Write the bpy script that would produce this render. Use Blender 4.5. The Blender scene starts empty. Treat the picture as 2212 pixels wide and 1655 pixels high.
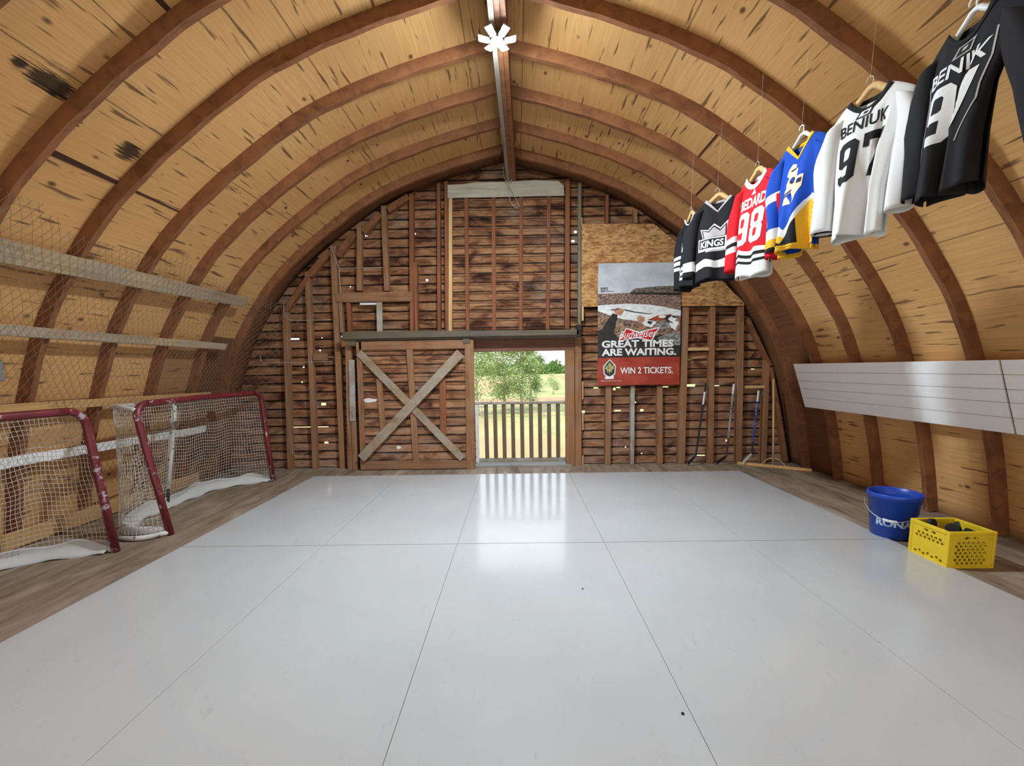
import bpy, bmesh, math, random
from mathutils import Vector, Matrix
from mathutils.geometry import tessellate_polygon
random.seed(7)
PI = math.pi
sc = bpy.context.scene
col = sc.collection

# ---------------------------------------------------------------- colour / materials
def lin(c):
    c = c / 255.0
    return c / 12.92 if c <= 0.04045 else ((c + 0.055) / 1.055) ** 2.4
def rgb(r, g, b): return (lin(r), lin(g), lin(b), 1.0)

class N:
    """tiny node-tree builder"""
    def __init__(s, name):
        s.m = bpy.data.materials.new(name); s.m.use_nodes = True
        s.t = s.m.node_tree; s.n = s.t.nodes; s.l = s.t.links
        s.b = s.n['Principled BSDF']
    def add(s, typ, **kw):
        n = s.n.new(typ)
        for k, v in kw.items(): setattr(n, k, v)
        return n
    def link(s, a, b): s.l.new(a, b)
    def val(s, sock, v):
        if hasattr(v, 'links') or hasattr(v, 'is_linked'): s.link(v, sock)
        else: sock.default_value = v
    def pos(s, scale=(1, 1, 1), loc=(0, 0, 0), src='pos', rot=(0, 0, 0)):
        m = s.add('ShaderNodeMapping'); m.inputs['Scale'].default_value = scale
        m.inputs['Location'].default_value = loc; m.inputs['Rotation'].default_value = rot
        if src == 'pos': s.link(s.add('ShaderNodeNewGeometry').outputs['Position'], m.inputs[0])
        elif src == 'uv': s.link(s.add('ShaderNodeUVMap').outputs[0], m.inputs[0])
        elif src == 'obj': s.link(s.add('ShaderNodeTexCoord').outputs['Object'], m.inputs[0])
        else: s.link(src, m.inputs[0])
        return m.outputs[0]
    def noise(s, vec, scale=1.0, detail=4.0, rough=0.55, dist=0.0):
        n = s.add('ShaderNodeTexNoise')
        s.link(vec, n.inputs['Vector']); n.inputs['Scale'].default_value = scale
        n.inputs['Detail'].default_value = detail; n.inputs['Roughness'].default_value = rough
        n.inputs['Distortion'].default_value = dist
        return n.outputs['Fac']
    def voro(s, vec, scale=1.0, feature='F1', out='Distance', rnd=1.0):
        n = s.add('ShaderNodeTexVoronoi'); n.feature = feature
        s.link(vec, n.inputs['Vector']); n.inputs['Scale'].default_value = scale
        n.inputs['Randomness'].default_value = rnd
        return n.outputs[out]
    def ramp(s, fac, stops, interp='LINEAR'):
        n = s.add('ShaderNodeValToRGB'); n.color_ramp.interpolation = interp
        e = n.color_ramp.elements
        while len(e) < len(stops): e.new(0.5)
        for el, (p, c) in zip(e, stops):
            el.position = p; el.color = c if not isinstance(c, (int, float)) else (c, c, c, 1)
        s.link(fac, n.inputs[0])
        return n.outputs[0]
    def mix(s, fac, a, b, mode='MIX'):
        n = s.add('ShaderNodeMix'); n.data_type = 'RGBA'; n.blend_type = mode
        s.val(n.inputs[0], fac); s.val(n.inputs[6], a); s.val(n.inputs[7], b)
        return n.outputs[2]
    def math(s, op, a, b=0.0, c=None):
        n = s.add('ShaderNodeMath'); n.operation = op
        s.val(n.inputs[0], a); s.val(n.inputs[1], b)
        if c is not None: s.val(n.inputs[2], c)
        return n.outputs[0]
    def sep(s, vec):
        n = s.add('ShaderNodeSeparateXYZ'); s.link(vec, n.inputs[0]); return n.outputs
    def comb(s, x, y, z):
        n = s.add('ShaderNodeCombineXYZ')
        for i, v in enumerate((x, y, z)): s.val(n.inputs[i], v)
        return n.outputs[0]
    def bump(s, h, strength=0.3, dist=0.01):
        n = s.add('ShaderNodeBump'); n.inputs['Strength'].default_value = strength
        n.inputs['Distance'].default_value = dist
        s.link(h, n.inputs['Height']); s.link(n.outputs[0], s.b.inputs['Normal'])
    def fin(s, color, rough=0.6, spec=0.4, metal=0.0):
        s.val(s.b.inputs['Base Color'], color); s.val(s.b.inputs['Roughness'], rough)
        s.b.inputs['Specular IOR Level'].default_value = spec
        s.b.inputs['Metallic'].default_value = metal
        return s.m

def plain(name, c, rough=0.6, spec=0.4, metal=0.0, var=0.06, scale=14):
    k = N(name); f = k.noise(k.pos(), scale, 3)
    d = tuple(x * (1 - var * 2.2) for x in c[:3]) + (1,); u = tuple(min(1, x * (1 + var)) for x in c[:3]) + (1,)
    return k.fin(k.ramp(f, [(0.3, d), (0.7, u)]), rough, spec, metal)

def wood(name, c, dark, axis='Z', rough=0.7, grain=1.0, knots=0.35, grey=None, greyamt=0.5):
    """sawn timber whose grain runs along one world axis"""
    k = N(name)
    st = {'X': (1.3, 30, 30), 'Y': (30, 1.3, 30), 'Z': (30, 30, 1.3), 'XZ': (8, 30, 8)}[axis]
    st2 = {'X': (2.5, 9, 9), 'Y': (9, 2.5, 9), 'Z': (9, 9, 2.5), 'XZ': (5, 8, 5)}[axis]
    g = k.noise(k.pos(st), grain, 5, 0.65, 0.6)
    b = k.noise(k.pos((1, 1, 1)), 2.3, 3)
    spot = k.noise(k.pos(st2, (3.1, 1.7, 5.3)), 1.0, 3, 0.6, 1.0)
    c0 = k.ramp(g, [(0.28, dark), (0.6, c)])
    lighter = tuple(min(1, x * 1.25) for x in c[:3]) + (1,)
    c1 = k.mix(k.ramp(b, [(0.35, 0.0), (0.75, 0.55)]), c0, lighter)
    c2 = k.mix(k.ramp(spot, [(0.62, 0.0), (0.74, knots)]), c1, tuple(x * 0.45 for x in dark[:3]) + (1,))
    if grey is not None:
        gn = k.noise(k.pos((1.7, 1.7, 1.7), (9, 4, 2)), 2.0, 4, 0.6)
        c2 = k.mix(k.ramp(gn, [(0.42, 0.0), (0.6, greyamt)]), c2, grey)
    k.bump(g, 0.25, 0.006)
    return k.fin(c2, rough, 0.3)

M = {}
# ceiling sheathing: UV.x = metres along the barn, UV.y = metres along the arch
def plywood():
    k = N('plywood')
    uv = k.pos((1, 1, 1), src='uv')
    sx, sy, _ = k.sep(uv)
    grain = k.noise(k.pos((1.6, 60, 1), src='uv'), 1.0, 5, 0.7, 0.4)
    big = k.noise(k.pos((0.8, 1.1, 1), src='uv'), 1.3, 4, 0.6)
    sheet = k.add('ShaderNodeTexWhiteNoise'); sheet.noise_dimensions = '2D'
    k.link(k.comb(k.math('FLOOR', k.math('DIVIDE', sx, 1.234)), k.math('FLOOR', k.math('DIVIDE', sy, 1.22)), 0), sheet.inputs['Vector'])
    base = k.ramp(grain, [(0.25, rgb(186, 140, 92)), (0.55, rgb(220, 172, 114)), (0.8, rgb(234, 192, 136))])
    base = k.mix(k.ramp(big, [(0.35, 0.0), (0.7, 0.55)]), base, rgb(202, 152, 94))
    base = k.mix(k.math('MULTIPLY', sheet.outputs[0], 0.35), base, rgb(194, 142, 84))
    # long checks and streaks that follow the grain
    st = k.noise(k.pos((2.6, 26, 1), (5, 3, 0), src='uv'), 1.0, 2, 0.5, 0.25)
    amt = k.noise(k.pos((0.9, 0.9, 1), (2, 8, 0), src='uv'), 1.2, 2)
    thr = k.ramp(k.math('ADD', st, k.math('MULTIPLY', amt, 0.16)), [(0.70, 0.0), (0.76, 1.0)])
    base = k.mix(k.math('MULTIPLY', thr, 0.75), base, rgb(66, 38, 24))
    # knots
    kd = k.voro(k.pos((3.2, 5.2, 1), (1.3, 0.4, 0), src='uv'), 1.0)
    kc = k.voro(k.pos((3.2, 5.2, 1), (1.3, 0.4, 0), src='uv'), 1.0, out='Color')
    kr = k.sep(kc)[0]
    kn = k.math('MULTIPLY', k.ramp(kd, [(0.05, 1.0), (0.12, 0.0)]), k.ramp(kr, [(0.2, 0.0), (0.25, 1.0)]))
    base = k.mix(k.math('MULTIPLY', kn, 0.85), base, rgb(70, 40, 22))
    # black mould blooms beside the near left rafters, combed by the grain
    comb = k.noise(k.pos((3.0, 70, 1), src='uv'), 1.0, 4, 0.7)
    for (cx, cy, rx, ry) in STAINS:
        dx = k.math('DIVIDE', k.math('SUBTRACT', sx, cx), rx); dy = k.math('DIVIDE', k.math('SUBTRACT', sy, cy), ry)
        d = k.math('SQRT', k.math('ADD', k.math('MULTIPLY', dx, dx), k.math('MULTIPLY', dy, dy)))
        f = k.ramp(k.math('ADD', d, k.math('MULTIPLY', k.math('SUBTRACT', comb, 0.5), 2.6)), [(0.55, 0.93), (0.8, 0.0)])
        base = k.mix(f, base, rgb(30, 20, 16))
    # the last bay before the end wall is coloured dark brown low down
    zn = k.sep(k.pos())[2]; xn = k.sep(k.pos())[0]
    lim = k.math('ADD', 1.9, k.math('MULTIPLY', k.math('GREATER_THAN', xn, 0.0), 0.75))
    m = k.math('MULTIPLY', k.math('GREATER_THAN', sx, 5.40), k.math('LESS_THAN', zn, lim))
    m = k.math('MAXIMUM', m, k.math('GREATER_THAN', sx, 6.02))
    m2 = k.math('MULTIPLY', k.math('MULTIPLY', k.math('GREATER_THAN', sx, 4.78), k.math('LESS_THAN', zn, 1.75)), k.math('LESS_THAN', xn, 0.0))  # next bay on the left: dark plywood with its shade painted in
    m = k.math('MAXIMUM', m, k.math('MULTIPLY', m2, 0.55))
    base = k.mix(k.math('MULTIPLY', m, 0.9), base, k.mix(grain, rgb(66, 38, 26), rgb(126, 76, 50)))
    # joints between sheets along the barn
    fr = k.math('ABSOLUTE', k.math('SUBTRACT', k.math('FRACT', k.math('DIVIDE', sy, 1.22)), 0.5))
    seam = k.ramp(fr, [(0.4955, 0.0), (0.4975, 0.85)])
    base = k.mix(seam, base, rgb(60, 36, 22))
    k.bump(grain, 0.2, 0.004)
    return k.fin(base, 0.7, 0.25)

def siding():
    """rough horizontal boards, tar and damp stained"""
    k = N('barn_siding')
    p = k.pos()
    x, y, z = k.sep(p)
    row = k.math('FLOOR', k.math('DIVIDE', z, 0.127))
    wn = k.add('ShaderNodeTexWhiteNoise'); wn.noise_dimensions = '1D'; k.link(row, wn.inputs['W'])
    r = wn.outputs[0]
    v = k.comb(k.math('ADD', k.math('MULTIPLY', x, 2.1), k.math('MULTIPLY', r, 40)), 0.0, k.math('ADD', k.math('MULTIPLY', z, 5.5), k.math('MULTIPLY', r, 17)))
    a = k.noise(v, 1.0, 4, 0.6, 0.9)
    g = k.noise(k.comb(k.math('MULTIPLY', x, 3), r, k.math('MULTIPLY', z, 70)), 1.0, 4, 0.6, 0.4)
    c = k.ramp(a, [(0.36, rgb(46, 27, 19)), (0.43, rgb(110, 72, 50)), (0.52, rgb(160, 114, 80)), (0.74, rgb(192, 148, 110))])
    c = k.mix(k.ramp(g, [(0.35, 0.55), (0.6, 0.0)]), c, rgb(70, 40, 26))
    c = k.mix(k.math('MULTIPLY', r, 0.3), c, rgb(112, 68, 48))
    gv = k.noise(k.pos((1.2, 1, 1.2), (3, 0, 5)), 1.6, 3)
    c = k.mix(k.ramp(gv, [(0.55, 0.0), (0.72, 0.45)]), c, rgb(150, 132, 116))
    low = k.ramp(z, [(0.0, 0.42), (1.0, 0.0)])
    pn_ = k.noise(k.comb(k.math('MULTIPLY', x, 3.2), 0.0, k.math('MULTIPLY', z, 7.0)), 1.0, 3, 0.6, 1.0)
    c = k.mix(k.math('MULTIPLY', low, k.ramp(pn_, [(0.4, 0.0), (0.6, 1.0)])), c, rgb(186, 160, 142))
    # dark edges where boards meet
    e = k.math('ABSOLUTE', k.math('SUBTRACT', k.math('FRACT', k.math('DIVIDE', z, 0.127)), 0.5))
    en = k.math('ADD', e, k.math('MULTIPLY', k.math('SUBTRACT', k.noise(k.comb(k.math('MULTIPLY', x, 5), r, 0.0), 1.0, 3), 0.5), 0.22))
    c = k.mix(k.ramp(en, [(0.37, 0.0), (0.46, 0.92)]), c, rgb(36, 22, 16))
    k.bump(g, 0.3, 0.006)
    return k.fin(c, 0.85, 0.2)

def osb():
    k = N('osb')
    v = k.voro(k.pos((16, 16, 42), rot=(0, 0.5, 0)), 1.0, out='Color')
    n = k.noise(k.pos((7, 7, 22), rot=(0, -0.3, 0)), 1.0, 5, 0.7, 1.5)
    c = k.ramp(k.sep(v)[0], [(0.0, rgb(150, 102, 58)), (0.5, rgb(190, 140, 88)), (1.0, rgb(212, 166, 112))])
    c = k.mix(k.ramp(n, [(0.35, 0.8), (0.5, 0.0)]), c, rgb(116, 72, 40))
    return k.fin(c, 0.75, 0.3)

def floorwood():
    k = N('floor_boards')
    s = k.noise(k.pos((5, 1.0, 1), rot=(0, 0, 0.35)), 1.6, 6, 0.65, 0.8)
    b = k.noise(k.pos(), 1.1, 3)
    c = k.ramp(s, [(0.3, rgb(84, 68, 56)), (0.48, rgb(136, 119, 103)), (0.62, rgb(160, 143, 126)), (0.8, rgb(180, 163, 146))])
    c = k.mix(k.ramp(b, [(0.35, 0.5), (0.65, 0.0)]), c, rgb(116, 98, 82))
    k.bump(s, 0.2, 0.01)
    return k.fin(c, 0.75, 0.3)

def rink():
    k = N('synthetic_ice')
    sc1 = k.noise(k.pos((9, 3.0, 1), rot=(0, 0, 0.5)), 2.4, 5, 0.7, 1.4)
    sc2 = k.noise(k.pos((1, 1, 1)), 1.1, 3)
    arc = k.noise(k.pos((22, 5, 1), rot=(0, 0, -0.9)), 1.2, 3, 0.6, 2.2)
    c = k.ramp(sc2, [(0.3, rgb(181, 183, 186)), (0.7, rgb(189, 191, 193))])
    c = k.mix(k.ramp(sc1, [(0.60, 0.0), (0.78, 0.38)]), c, rgb(140, 140, 140))
    c = k.mix(k.ramp(arc, [(0.64, 0.0), (0.76, 0.30)]), c, rgb(150, 150, 150))
    fine = k.noise(k.pos((30, 30, 1)), 2.0, 5, 0.7)
    r = k.ramp(k.math('ADD', k.math('MULTIPLY', sc2, 0.5), k.math('MULTIPLY', fine, 0.5)), [(0.3, 0.08), (0.7, 0.19)])
    k.bump(k.noise(k.pos((1, 1, 1)), 6.0, 3), 0.03, 0.01)
    return k.fin(c, r, 0.65)

def painted_pipe(name, base, chip, amt=0.5, scale=16):
    k = N(name)
    n = k.noise(k.pos((1, 1, 1)), scale, 5, 0.7)
    b = k.noise(k.pos((1, 1, 1)), 2.2, 2)
    f = k.ramp(k.math('ADD', n, k.math('MULTIPLY', b, 0.35)), [(0.78 - 0.1 * amt, 0.0), (0.82 - 0.1 * amt, 0.9)])
    dk = tuple(x * 0.6 for x in base[:3]) + (1,)
    c = k.mix(k.ramp(k.noise(k.pos(), 7, 3), [(0.4, 0.7), (0.6, 0.0)]), base, dk)
    return k.fin(k.mix(f, c, chip), 0.42, 0.5)

def fabric(name, c, rough=0.85):
    k = N(name)
    w = k.noise(k.pos((1, 1, 1)), 420, 2)
    d = tuple(x * 0.85 for x in c[:3]) + (1,)
    k.bump(w, 0.15, 0.001)
    return k.fin(k.ramp(w, [(0.35, d), (0.65, c)]), rough, 0.25)

# ---------------------------------------------------------------- mesh helper
class MB:
    def __init__(s): s.v = []; s.f = []; s.mi = []; s.uv = None
    def face(s, pts, m=0):
        i = len(s.v); s.v += [tuple(p) for p in pts]; s.f.append(tuple(range(i, i + len(pts)))); s.mi.append(m)
    def box(s, x0, x1, y0, y1, z0, z1, m=0):
        i = len(s.v)
        s.v += [(x0, y0, z0), (x1, y0, z0), (x1, y1, z0), (x0, y1, z0), (x0, y0, z1), (x1, y0, z1), (x1, y1, z1), (x0, y1, z1)]
        for q in ((0, 3, 2, 1), (4, 5, 6, 7), (0, 1, 5, 4), (1, 2, 6, 5), (2, 3, 7, 6), (3, 0, 4, 7)):
            s.f.append(tuple(i + a for a in q)); s.mi.append(m)
        return s
    def hexa(s, p, m=0):
        i = len(s.v); s.v += [tuple(a) for a in p]
        for q in ((0, 3, 2, 1), (4, 5, 6, 7), (0, 1, 5, 4), (1, 2, 6, 5), (2, 3, 7, 6), (3, 0, 4, 7)):
            s.f.append(tuple(i + a for a in q)); s.mi.append(m)
        return s
    def prism_y(s, poly, y0, y1, m=0):
        """poly of (x, z) extruded along Y"""
        n = len(poly); i = len(s.v)
        s.v += [(x, y0, z) for x, z in poly] + [(x, y1, z) for x, z in poly]
        s.f.append(tuple(range(i, i + n))); s.mi.append(m)
        s.f.append(tuple(range(i + 2 * n - 1, i + n - 1, -1))); s.mi.append(m)
        for a in range(n):
            b = (a + 1) % n
            s.f.append((i + b, i + a, i + n + a, i + n + b)); s.mi.append(m)
        return s
    def bar_xz(s, a, b, w, y0, y1, m=0):
        """board between two (x, z) points, w wide, between two Y"""
        ax, az = a; bx, bz = b
        L = math.hypot(bx - ax, bz - az); nx, nz = -(bz - az) / L * w / 2, (bx - ax) / L * w / 2
        return s.prism_y([(ax + nx, az + nz), (ax - nx, az - nz), (bx - nx, bz - nz), (bx + nx, bz + nz)], y0, y1, m)
    def stud(s, xb, xt, w, y0, y1, zb, zt, m=0):
        return s.prism_y([(xb - w / 2, zb), (xb + w / 2, zb), (xt + w / 2, zt), (xt - w / 2, zt)], y0, y1, m)
    def tube(s, path, r, n=10, m=0, closed=False, cap=True, sq=1.0):
        P = [Vector(p) for p in path]; rings = []
        R = r if isinstance(r, (list, tuple)) else [r] * len(P)
        up = None
        for k, p in enumerate(P):
            if closed: t = (P[(k + 1) % len(P)] - P[k - 1])
            else: t = (P[min(k + 1, len(P) - 1)] - P[max(k - 1, 0)])
            t.normalize()
            if up is None:
                up = Vector((0, 0, 1)) if abs(t.z) < 0.9 else Vector((0, 1, 0))
            a = t.cross(up); a.normalize(); b = a.cross(t); b.normalize(); up = b
            rings.append([p + (a * math.cos(2 * PI * j / n) + b * sq * math.sin(2 * PI * j / n)) * R[k] for j in range(n)])
        i = len(s.v)
        for rg in rings: s.v += [tuple(q) for q in rg]
        last = len(P) if closed else len(P) - 1
        for k in range(last):
            k2 = (k + 1) % len(P)
            for j in range(n):
                j2 = (j + 1) % n
                s.f.append((i + k * n + j, i + k * n + j2, i + k2 * n + j2, i + k2 * n + j)); s.mi.append(m)
        if cap and not closed:
            s.f.append(tuple(i + j for j in range(n - 1, -1, -1))); s.mi.append(m)
            s.f.append(tuple(i + (len(P) - 1) * n + j for j in range(n))); s.mi.append(m)
        return s
    def lathe(s, prof, c=(0, 0, 0), n=32, m=0):
        i = len(s.v)
        for r, z in prof:
            s.v += [(c[0] + r * math.cos(2 * PI * j / n), c[1] + r * math.sin(2 * PI * j / n), c[2] + z) for j in range(n)]
        for k in range(len(prof) - 1):
            for j in range(n):
                j2 = (j + 1) % n
                s.f.append((i + k * n + j, i + k * n + j2, i + (k + 1) * n + j2, i + (k + 1) * n + j)); s.mi.append(m)
        return s
    def grid(s, fn, us, vs, mat=lambda u, v: 0):
        i = len(s.v); nu = len(us)
        for v in vs:
            for u in us: s.v.append(tuple(fn(u, v)))
        for b in range(len(vs) - 1):
            for a in range(nu - 1):
                s.f.append((i + b * nu + a, i + b * nu + a + 1, i + (b + 1) * nu + a + 1, i + (b + 1) * nu + a))
                s.mi.append(mat((us[a] + us[a + 1]) / 2, (vs[b] + vs[b + 1]) / 2))
        return s
    def poly(s, loops, fn, m=0, sub=0):
        """filled 2-D outline with holes, mapped to space by fn(x, y)"""
        pts = [p for lp in loops for p in lp]
        tris = tessellate_polygon([[Vector((x, y, 0)) for x, y in lp] for lp in loops])
        bm = bmesh.new(); vs = [bm.verts.new((x, y, 0)) for x, y in pts]
        for t in tris:
            try: bm.faces.new([vs[a] for a in t])
            except ValueError: pass
        s._bm(bm, fn, m, sub)
        return s
    def _bm(s, bm, fn, m, sub):
        if sub:
            for _ in range(12):
                long = [e for e in bm.edges if e.calc_length() > sub]
                if not long: break
                bmesh.ops.subdivide_edges(bm, edges=long, cuts=1)
                bmesh.ops.triangulate(bm, faces=[f for f in bm.faces if len(f.verts) > 3])
        bm.normal_update()
        i = len(s.v); bm.verts.index_update()
        s.v += [tuple(fn(v.co.x, v.co.y)) for v in bm.verts]
        for f in bm.faces:
            idx = [v.index for v in f.verts]
            if f.normal.z < 0: idx.reverse()
            s.f.append(tuple(i + a for a in idx)); s.mi.append(m)
        bm.free()
    def build(s, name, mats, parent=None, origin=None, smooth=False, bevel=0.0, solid=0.0, label=None):
        if not isinstance(mats, (list, tuple)): mats = [mats]
        if parent is not None: o = parent_world(parent)
        elif origin is not None: o = Vector(origin)
        else:
            n = len(s.v); o = Vector((sum(p[0] for p in s.v) / n, sum(p[1] for p in s.v) / n, min(p[2] for p in s.v)))
        me = bpy.data.meshes.new(name)
        me.from_pydata([tuple(Vector(p) - o) for p in s.v], [], s.f)
        for mt in mats: me.materials.append(mt)
        for p, k in zip(me.polygons, s.mi): p.material_index = k; p.use_smooth = smooth
        if s.uv:
            uvl = me.uv_layers.new(name='UVMap')
            for lp in me.loops: uvl.data[lp.index].uv = s.uv[lp.vertex_index]
        me.update()
        ob = bpy.data.objects.new(name, me); col.objects.link(ob)
        if parent is not None: ob.parent = parent
        else: ob.location = o
        if bevel:
            b = ob.modifiers.new('Bevel', 'BEVEL'); b.width = bevel; b.segments = 1; b.limit_method = 'ANGLE'
        if solid:
            q = ob.modifiers.new('Solidify', 'SOLIDIFY'); q.thickness = solid; q.offset = 0
        if label: ob['label'] = label
        return ob

def parent_world(o):
    p = Vector(o.location)
    return p + parent_world(o.parent) if o.parent else p

def tag(o, label, cat, group=None, kind=None):
    o['label'] = label; o['category'] = cat
    if group: o['group'] = group
    if kind: o['kind'] = kind
    return o
def struct(o): o['kind'] = 'structure'; return o
def thing(name, loc, label, cat, group=None):
    o = bpy.data.objects.new(name, None); col.objects.link(o); o.location = loc; o.empty_display_size = 0.1
    return tag(o, label, cat, group)
def curves(name, lines, r, mat, parent=None, origin=(0, 0, 0), label=None):
    o = parent_world(parent) if parent is not None else Vector(origin)
    cu = bpy.data.curves.new(name, 'CURVE'); cu.dimensions = '3D'; cu.bevel_depth = r; cu.bevel_resolution = 0
    cu.resolution_u = 1
    for ln in lines:
        sp = cu.splines.new('POLY'); sp.points.add(len(ln) - 1)
        for q, p in zip(sp.points, ln): q.co = (p[0] - o.x, p[1] - o.y, p[2] - o.z, 1)
    tmp = bpy.data.objects.new('tmp', cu); col.objects.link(tmp); bpy.context.view_layer.update()
    me = bpy.data.meshes.new_from_object(tmp.evaluated_get(bpy.context.evaluated_depsgraph_get())); me.name = name
    bpy.data.objects.remove(tmp); bpy.data.curves.remove(cu)
    me.materials.clear(); me.materials.append(mat)
    ob = bpy.data.objects.new(name, me); col.objects.link(ob)
    if parent is not None: ob.parent = parent
    else: ob.location = o
    if label: ob['label'] = label
    return ob
def text_bm(txt, size, bold=0.0, sx=1.0, shear=0.0, spacing=1.0, align='CENTER'):
    cu = bpy.data.curves.new('t', 'FONT'); cu.body = txt; cu.size = size; cu.offset = bold; cu.shear = shear
    cu.align_x = align; cu.align_y = 'BOTTOM_BASELINE'; cu.space_character = spacing; cu.resolution_u = 3
    ob = bpy.data.objects.new('t', cu); col.objects.link(ob); bpy.context.view_layer.update()
    me = bpy.data.meshes.new_from_object(ob.evaluated_get(bpy.context.evaluated_depsgraph_get()))
    bm = bmesh.new(); bm.from_mesh(me)
    bmesh.ops.triangulate(bm, faces=bm.faces)
    for v in bm.verts: v.co.x *= sx
    bpy.data.objects.remove(ob); bpy.data.curves.remove(cu); bpy.data.meshes.remove(me)
    return bm

# ---------------------------------------------------------------- the barn's arch
XC = -0.15
PROF = [(0, 4.10), (.8, 3.95), (1.48, 3.72), (1.85, 3.56), (2.2, 3.34), (2.6, 3.04), (2.95, 2.66), (3.2, 2.34),
        (3.45, 1.98), (3.64, 1.67), (3.82, 1.25), (3.93, .93), (4.05, .53), (4.18, 0)]
def hw(z, off=0.0):
    if z <= 0: return 4.10 + off
    for (z0, w0), (z1, w1) in zip(PROF, PROF[1:]):
        if z0 <= z <= z1: return w0 + (w1 - w0) * (z - z0) / (z1 - z0) + off
    return -1.0
def smooth_prof(n=48):
    """half arch from floor to ridge as (w, z), smoothed, evenly spaced"""
    P = [Vector((w, z)) for z, w in PROF]
    out = []
    ext = [P[0] * 2 - P[1]] + P + [P[-1] * 2 - P[-2]]
    for i in range(1, len(ext) - 2):
        for j in range(8):
            t = j / 8
            a, b, c, d = ext[i - 1:i + 3]
            out.append(0.5 * ((2 * b) + (c - a) * t + (2 * a - 5 * b + 4 * c - d) * t * t + (3 * b - a - 3 * c + d) * t ** 3))
    out.append(P[-1])
    for _ in range(10):
        out = [out[0]] + [(out[i - 1] + out[i] * 2 + out[i + 1]) / 4 for i in range(1, len(out) - 1)] + [out[-1]]
    L = [0]
    for a, b in zip(out, out[1:]): L.append(L[-1] + (b - a).length)
    res = []; k = 0
    for i in range(n + 1):
        s = L[-1] * i / n
        while k < len(L) - 2 and L[k + 1] < s: k += 1
        f = (s - L[k]) / max(1e-9, L[k + 1] - L[k])
        res.append(out[k].lerp(out[k + 1], f))
    return res, L[-1]
HALF, ARC = smooth_prof()
def offs(d):
    o = []
    for i, p in enumerate(HALF):
        t = HALF[min(i + 1, len(HALF) - 1)] - HALF[max(i - 1, 0)]; t.normalize()
        nrm = Vector((t.y, -t.x))
        o.append(p + nrm * d)
    return o
RD = 0.10                      # rafter depth
OUT = offs(RD)
OUT[-1] = Vector((-.03, OUT[-1].y + .012))
YF, YB = -3.2, 6.52
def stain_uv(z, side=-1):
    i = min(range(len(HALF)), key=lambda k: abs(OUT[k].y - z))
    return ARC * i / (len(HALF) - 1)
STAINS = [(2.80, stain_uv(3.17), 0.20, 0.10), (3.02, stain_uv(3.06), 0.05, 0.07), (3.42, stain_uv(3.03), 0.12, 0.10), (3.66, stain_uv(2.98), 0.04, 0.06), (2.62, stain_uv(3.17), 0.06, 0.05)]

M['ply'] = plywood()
M['siding'] = siding()
M['osb'] = osb()
M['floor'] = floorwood()
M['rink'] = rink()
M['rafter'] = wood('rafter_wood', rgb(138, 90, 58), rgb(92, 54, 34), 'XZ', 0.7)
M['stud'] = wood('stud_wood', rgb(150, 106, 72), rgb(96, 60, 38), 'Z', 0.75, grey=rgb(142, 124, 106), greyamt=0.3)
M['studr'] = wood('red_brown_stud', rgb(136, 84, 54), rgb(92, 52, 34), 'Z', 0.75)
M['studx'] = wood('cross_timber', rgb(146, 102, 70), rgb(92, 58, 38), 'X', 0.75, grey=rgb(140, 122, 104), greyamt=0.3)
M['pale'] = wood('pale_new_wood', rgb(206, 168, 118), rgb(176, 132, 84), 'Z', 0.7, knots=0.2)
M['paley'] = wood('pale_board', rgb(204, 164, 110), rgb(172, 126, 78), 'Y', 0.7, knots=0.5)
M['greyy'] = wood('weathered_board', rgb(180, 156, 124), rgb(136, 110, 82), 'Y', 0.8, grey=rgb(164, 154, 138), greyamt=0.6)
M['greyr'] = wood('grey_ridge_plank', rgb(150, 140, 128), rgb(110, 98, 86), 'Y', 0.9)
M['greyz'] = wood('grey_weathered_wood', rgb(152, 138, 122), rgb(104, 88, 74), 'Z', 0.8, grey=rgb(178, 176, 170), greyamt=0.7)
M['greyd'] = wood('weathered_brace', rgb(158, 136, 112), rgb(104, 82, 62), 'XZ', 0.8, grey=rgb(158, 152, 142), greyamt=0.6)
M['purple'] = wood('dark_purple_board', rgb(120, 82, 66), rgb(82, 54, 44), 'X', 0.75)
M['dark'] = wood('dark_track_steel', rgb(98, 88, 74), rgb(60, 50, 42), 'X', 0.6)
M['greenpost'] = wood('grey_green_paint', rgb(124, 118, 98), rgb(92, 84, 68), 'Z', 0.7)
M['whitey'] = wood('white_painted_board', rgb(252, 253, 255), rgb(244, 246, 250), 'Y', 0.8, knots=0.08)
M['whitew'] = wood('chalky_white_board', rgb(196, 188, 172), rgb(148, 136, 118), 'X', 0.85, knots=0.5, grey=rgb(176, 166, 150))
M['black'] = plain('black_rubber', rgb(26, 26, 28), 0.6)
M['deck'] = wood('railing_wood', rgb(112, 96, 78), rgb(78, 64, 52), 'Z', 0.7)
M['white'] = plain('white_paint', rgb(226, 226, 226), 0.5)
M['wire'] = plain('cable_white', rgb(196, 190, 178), 0.5)

# ---------------------------------------------------------------- floor, arch skin, end wall
f = MB(); f.grid(lambda u, v: (u, v, 0), [-4.4 + i * 0.37 for i in range(24)], [YF + i * 0.41 for i in range(25)])
f.v = [(x, min(y, 6.60), z) for x, y, z in f.v]
struct(f.build('floor', M['floor'], origin=(0, 0, 0)))

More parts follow.
